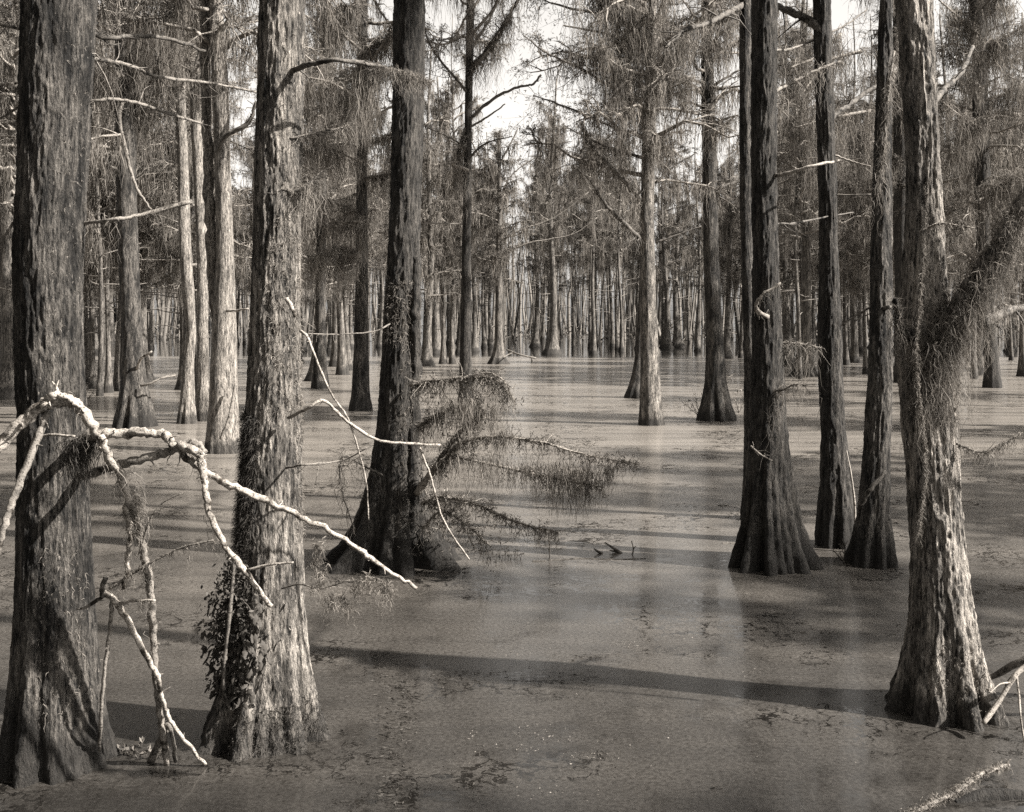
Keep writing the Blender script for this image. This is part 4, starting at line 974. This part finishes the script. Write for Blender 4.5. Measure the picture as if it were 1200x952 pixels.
st = empty('dead_stick', P(240, 895, 6.38) * np.array([1, 1, 0])); base = np.array(st.location)
tag(st, 'white crooked dead stick propped in the water between the two nearest left-hand trunks', 'stick')
piece(st, base, 'stem', [(122, 693, 6.1), (136, 706, 6.1), (152, 732, 6.12), (172, 770, 6.16), (185, 795, 6.2), (189, 815, 6.25), (196, 838, 6.28), (215, 866, 6.32), (241, 896, 6.36)], 8, 4, n=60)
piece(st, base, 'side_twig', [(124, 696, 6.1), (112, 705, 6.12), (98, 713, 6.14), (90, 714, 6.15)], 5, 3, 'dead_dim', 8, 16)
piece(st, base, 'snag', [(121, 700, 6.1), (120, 688, 6.08), (124, 677, 6.06)], 8, 6, 'limb', 8, 12)
piece(st, base, 'side_twig', [(128, 690, 6.1), (150, 676, 6.1), (176, 660, 6.08), (210, 643, 6.05), (250, 633, 6.0)], 4, 2, 'dead_dim', 8, 30, moss=70, mossL=.12)
piece(st, base, 'side_twig', [(141, 707, 6.1), (160, 704, 6.05), (182, 704, 6.0)], 4, 2.4, 'dead', 8, 14, moss=50, mossL=.1)
piece(st, base, 'side_twig', [(132, 704, 6.1), (128, 745, 6.12), (121, 800, 6.15), (118, 842, 6.2), (117, 880, 6.3)], 5, 4, 'dead_dim', 8, 30)
piece(st, base, 'root_snag', [(176, 894, 6.4), (188, 868, 6.36), (196, 850, 6.34), (203, 868, 6.34), (206, 893, 6.38)], 8, 4, 'limb', 8, 20, .4)

# ------------------------------------------------------------------ leafy fern clump on the fern-clad trunk
fern = empty('fern_clump', P(262, 790, D(T2) - .25)); fb = np.array(fern.location)
tag(fern, 'dark leafy fern clump hanging on the shaggy cypress trunk', 'fern')
def leaf_mesh():
    n = 7; t = np.linspace(0, 1, n); w = .5 * np.sin(math.pi * np.clip(t * .9 + .08, 0, 1)) ** .8 * (1 + .25 * np.sin(t * 25)) * .55
    z = -.25 * t ** 2
    v = np.concatenate([np.stack([t, -w, z - .12], -1), np.stack([t, np.zeros(n), z], -1), np.stack([t, w, z - .12], -1)])
    f = []
    for i in range(n - 1):
        for a in (0, n): f += [[a + i, a + i + 1, a + n + i + 1], [a + i, a + n + i + 1, a + n + i]]
    mb = MB(); mb.add(v, f); return mb.mesh('leaf', M['fern'], True)
LM = leaf_mesh()
r_ = np.random.default_rng(5)
def bark_depth(px, py):
    z = CAMH - (py - HOR) / F * D(T2); r = T2['r'](max(z, 0)); u = ((px - 600) / F * D(T2) - T2['x'](max(z, 0))) / r
    return D(T2) - r * math.sqrt(max(0, 1 - u * u)), u
for k in range(297):
    t = r_.random(); py = 700 + 125 * t
    half = 10 + 20 * math.sin(math.pi * min(1, .15 + t * .85)); px = 276 - 6 * math.sin(math.pi * t) + r_.normal() * half * .75
    if px > 326 or px < 236: continue
    dep, u = bark_depth(px, py); dep -= r_.uniform(0, .10)
    o = put('leaf', LM, fern, tuple(P(px, py, dep) - fb))
    s_ = r_.uniform(.040, .068); o.scale = (s_, s_, s_)
    o.rotation_euler = (r_.normal() * .5, r_.uniform(.2, 1.1), math.radians(-90 - 35 * (1 if px < 275 else -.3)) + r_.normal() * .8)
mb = MB()
tube(mb, smooth_line([P(275, 660, D(T2) - .22) - fb, P(268, 730, D(T2) - .25) - fb, P(262, 800, D(T2) - .25) - fb, P(270, 832, D(T2) - .27) - fb], 24), .012, 7, .3, 40)
mb.build('stem', M['limb'], fern, True)
mb = MB(); n = 3200; t = r_.random(n) ** .85
pp = np.array([P(a_, b_, c_) for a_, b_, c_ in zip(278 + r_.normal(size=n) * (5 + 13 * np.sin(np.pi * np.clip(t, 0, 1))), 650 + 180 * t, D(T2) - .10 - .12 * r_.random(n))]) - fb
leaves(mb, pp, r_.normal(size=(n, 3)) + np.array([-.2, -.5, -.5]), r_.uniform(.02, .045, n), r_.uniform(.010, .022, n))
tag(mb.build('small_fronds', M['fern'], fern), kind='stuff')

# ------------------------------------------------------------------ small things on the water
def stick_thing(name, label, lines, mat='limb', cat='stick'):
    mb = MB(); p0 = P(*lines[0][0][0]); p0[2] = 0
    for pts, w0, w1 in lines:
        dm = np.mean([p[2] for p in pts]); n = max(12, 8 * len(pts))
        tube(mb, smooth_line([P(*p) - p0 for p in pts], n), np.linspace(w0, w1, n) / 2 * dm / F, 8, .25, 40)
    o = mb.build(name, M[mat], None, True); o.location = tuple(p0)
    return tag(o, label, cat)
def onw(px, py): return (px, py, dist_of(py))
stick_thing('floating_stick', 'long thin black stick lying on the duckweed beside the row of sprouts', [([onw(642, 657), onw(680, 655), onw(720, 656), onw(757, 655)], 2.5, 1.5)])
d_ = dist_of(655)
stick_thing('standing_twig', 'thin upright twig in the water beside the sprouts', [([(644, 662, d_), (644, 640, d_), (643, 622, d_)], 2, 1)])
stick_thing('floating_stick', 'short black stick end poking up out of the duckweed', [([(728, 649, dist_of(648)), (718, 642, dist_of(648)), (709, 636, dist_of(648))], 5, 1.5), ([(728, 648, dist_of(648)), (714, 645, dist_of(648))], 4, 1.5)])
stick_thing('floating_stick', 'small black snag beside the poking stick end', [([(706, 649, dist_of(649)), (700, 646, dist_of(649)), (696, 643, dist_of(649))], 4, 1.5)])
stick_thing('floating_stick', 'stubby black stick between the sprouts and the long stick', [([onw(624, 658), onw(640, 658)], 3, 2.5)])
stick_thing('standing_twig', 'tiny forked twig standing out on the open duckweed', [([(741, 650, dist_of(650)), (742, 643, dist_of(650)), (740, 634, dist_of(650))], 1.8, 1), ([(742, 644, dist_of(650)), (745, 640, dist_of(650))], 1.5, 1)])
stick_thing('floating_stick', 'short dark stick beside the conical-footed cypress', [([onw(846, 637), onw(860, 637), onw(872, 637)], 2.4, 1.6)])
stick_thing('white_branch', 'white bare branch slanting into the water at the ribbed trunk foot', [([(1152, 848, 6.75), (1172, 820, 6.8), (1184, 800, 6.82), (1200, 783, 6.85), (1245, 757, 6.9), (1310, 750, 7.0), (1375, 795, 7.1), (1415, 848, 7.1)], 6, 9), ([(1185, 800, 6.82), (1172, 802, 6.7), (1160, 812, 6.65)], 2, 1.2)], 'dead', 'branch')
stick_thing('dark_branch', 'dark bent branch lying behind the ribbed trunk foot', [([(1120, 806, 7.75), (1165, 792, 7.65), (1190, 779, 7.55), (1225, 768, 7.5), (1290, 775, 7.4)], 6, 13)], 'limb', 'branch')
stick_thing('white_twig', 'thin white twig hanging down by the picture edge', [([(1191, 790, 6.84), (1194, 815, 6.8), (1196, 840, 6.75), (1201, 874, 6.72)], 3, 2)], 'dead', 'twig')
stick_thing('fallen_branch', 'bleached fallen branch lying before the far open water', [([(628, 420, 61), (610, 416, 61), (594, 410, 62)], 2.4, 1.5), ([(610, 416, 61), (600, 414, 62), (590, 419, 60)], 1.8, 1)], 'dead_dim', 'branch')
stick_thing('standing_twig', 'little dark stub standing before the far open water', [([onw(624, 426), (623, 421, dist_of(426)), (624, 416, dist_of(426))], 2.2, 1.2)])
stick_thing('floating_stick', 'long dark streak of driftwood before the far open water', [([onw(596, 419), onw(620, 418.5), onw(636, 418.7)], 1.4, 1)])
# mossy branch lying in the corner
fbz = stick_thing('mossy_branch', 'moss-crusted pale branch lying on the duckweed in the bottom corner', [([(1060, 958, 5.75), (1090, 943, 5.82), (1120, 928, 5.92), (1150, 908, 6.05), (1182, 896, 6.2)], 7, 5)], 'dead_dim', 'branch')
mm = MB(); lnp = smooth_line([P(1055, 958, 5.75), P(1090, 942, 5.82), P(1120, 927, 5.92), P(1150, 907, 6.05), P(1182, 895, 6.2)], 60) - np.array(fbz.location)
pp = lnp[rng.integers(0, 60, 500)] + rng.normal(size=(500, 3)) * .012; tufts(mm, pp, .028, .0035, 5); mm.build('moss', M['moss_near'], fbz)
stick_thing('sunken_log', 'dark half-sunken log beneath the mossy corner branch', [([(1120, 945, 5.9), (1160, 932, 5.95), (1230, 938, 5.95)], 16, 20)], 'bark_dark', 'log')

# sprouts: a row of young water plants
r_ = np.random.default_rng(9)
sp = []
for i in range(13):
    px, py = 567 + i * 3.6 + r_.normal(), 655 + r_.normal() * 2.2
    dd = dist_of(py); root = P(px, py, dd); root[2] = 0
    mb = MB(); hgt = r_.uniform(.05, .09)
    tubes(mb, np.stack([np.zeros((2, 3)), np.array([[.004, 0, hgt * .5], [-.006, 0, hgt * .4]]), np.array([[.01, 0, hgt], [-.016, 0, hgt * .8]])], 1), .0035, .0025, 4)
    pp = np.array([[.01, 0, hgt], [-.016, 0, hgt * .8], [.01, 0, hgt], [-.016, 0, hgt * .8]]); leaves(mb, pp, np.array([[1, .2, .5], [-1, -.3, .4], [-.4, -.8, .6], [.3, .8, .3]]), .035, .02)
    o = mb.build('water_sprout', M['fern']); o.location = tuple(root)
    tag(o, 'tiny dark sprout in the row standing in the duckweed before the fluted cypress', 'plant', 'row of water sprouts')
for i in range(9):
    px, py = 145 + i * 5.5 + r_.normal(), 884 + r_.normal() * 5
    dd = dist_of(py); root = P(px, py, dd); root[2] = 0
    mb = MB(); hgt = r_.uniform(.02, .05)
    tubes(mb, np.stack([np.zeros((2, 3)), np.array([[.004, 0, hgt * .5], [-.006, 0, hgt * .4]]), np.array([[.01, 0, hgt], [-.016, 0, hgt * .8]])], 1), .0025, .002, 4)
    k = 6; pp = np.repeat(np.array([[.01, 0, hgt], [-.016, 0, hgt * .8]]), 3, 0); leaves(mb, pp, r_.normal(size=(6, 3)) + np.array([0, 0, .4]), .04, .022)
    o = mb.build('water_sprout', M['leaf']); o.location = tuple(root)
    tag(o, 'small leafy sprout at the water line around the propped stick foot', 'plant', 'sprouts round the stick foot')
# twiggy shrubs
def shrub(label, px, py, n, h, leaf=False):
    dd = dist_of(py); root = P(px, py, dd); root[2] = 0
    e = empty('shrub', root); tag(e, label, 'shrub')
    d3 = unit(r_.normal(size=(n, 3)) * np.array([.6, .4, .2]) + np.array([0, 0, 1])); l = h * r_.uniform(.4, 1, (n, 1, 1)); s = np.linspace(0, 1, 5)[None, :, None]
    tl = d3[:, None] * l * s + r_.normal(size=(n, 5, 3)) * h * .03 * s
    tw = tl[:, 3][:, None] + unit(r_.normal(size=(n, 1, 3)) + np.array([0, 0, .6])) * l * .4 * np.linspace(0, 1, 4)[None, :, None]
    mb = MB(); tubes(mb, tl, .008, .003, 4); tubes(mb, tw, .004, .002, 3); mb.build('stems', M['dead_dim'], e)
    lm = MB(); pp = np.repeat(tl[:, 4], 4, 0) + r_.normal(size=(n * 4, 3)) * h * .05; leaves(lm, pp, r_.normal(size=pp.shape), h * .09, h * .03); lm.build('leaves', M['leaf'], e)
shrub('bare twiggy shrub at the foot of the tall slim cone-footed cypress', 822, 491, 16, .9)
shrub('leaning twiggy shrub on the bright side of the cone-footed cypress', 866, 484, 9, 1.3)
shrub('low twiggy shrub by the foot of the leaning grey cypress', 990, 660, 10, .3)
shrub('sparse brushy shrub on the water behind the knobbly cypress', 165, 483, 22, .5)
shrub('thin weedy shrub beside the big furrowed trunk', 100, 470, 10, .9)

# loose flecks of bleached litter floating on the duckweed
mb = MB(); pos = []
for px, py, sx_, sy_, n in ((640, 862, 34, 10, 60), (600, 880, 30, 6, 40), (735, 757, 10, 5, 40), (795, 745, 12, 8, 34), (600, 768, 36, 8, 40), (690, 885, 34, 9, 60), (650, 930, 40, 8, 40), (555, 870, 6, 14, 20), (800, 850, 300, 70, 30), (560, 720, 120, 50, 30), (950, 700, 120, 30, 30), (880, 790, 12, 4, 30), (1180, 640, 20, 20, 10)):
    for _ in range(n):
        a, b = px + r_.normal() * sx_ * .6, py + r_.normal() * sy_ * .6
        dd = dist_of(max(b, 600)); q = P(a, b, dd); q[2] = .006 + r_.random() * .004; pos.append(q)
pos = np.array(pos); n = len(pos); ang = r_.random(n) * 6.28
leaves(mb, pos, np.stack([np.cos(ang), np.sin(ang), np.abs(r_.normal(size=n)) * .25], -1), r_.uniform(.006, .022, n), r_.uniform(.003, .006, n))
tag(mb.build('floating_litter', M['dead_dim']), 'pale flecks of leaf litter floating on the duckweed', 'litter', kind='stuff')
mb = MB(); pos = []
for px, py, sx_, sy_, n in ((465, 850, 22, 60, 420), (460, 925, 14, 18, 160), (520, 795, 60, 8, 140), (690, 770, 30, 5, 60), (403, 860, 4, 2, 14), (1100, 700, 60, 20, 60), (560, 930, 8, 20, 30), (842, 925, 3, 2, 12)):
    for _ in range(n):
        a, b = px + r_.normal() * sx_ * .6, py + r_.normal() * sy_ * .6
        dd = dist_of(max(b, 600)); q = P(a, b, dd); q[2] = .005 + r_.random() * .003; pos.append(q)
pos = np.array(pos); n = len(pos); ang = r_.random(n) * 6.28
leaves(mb, pos, np.stack([np.cos(ang), np.sin(ang) * .6, np.zeros(n)], -1), r_.uniform(.015, .05, n), r_.uniform(.003, .010, n))
tag(mb.build('sodden_litter', M['moss_dark']), 'dark sodden leaf litter in the gaps of the duckweed', 'litter', kind='stuff')
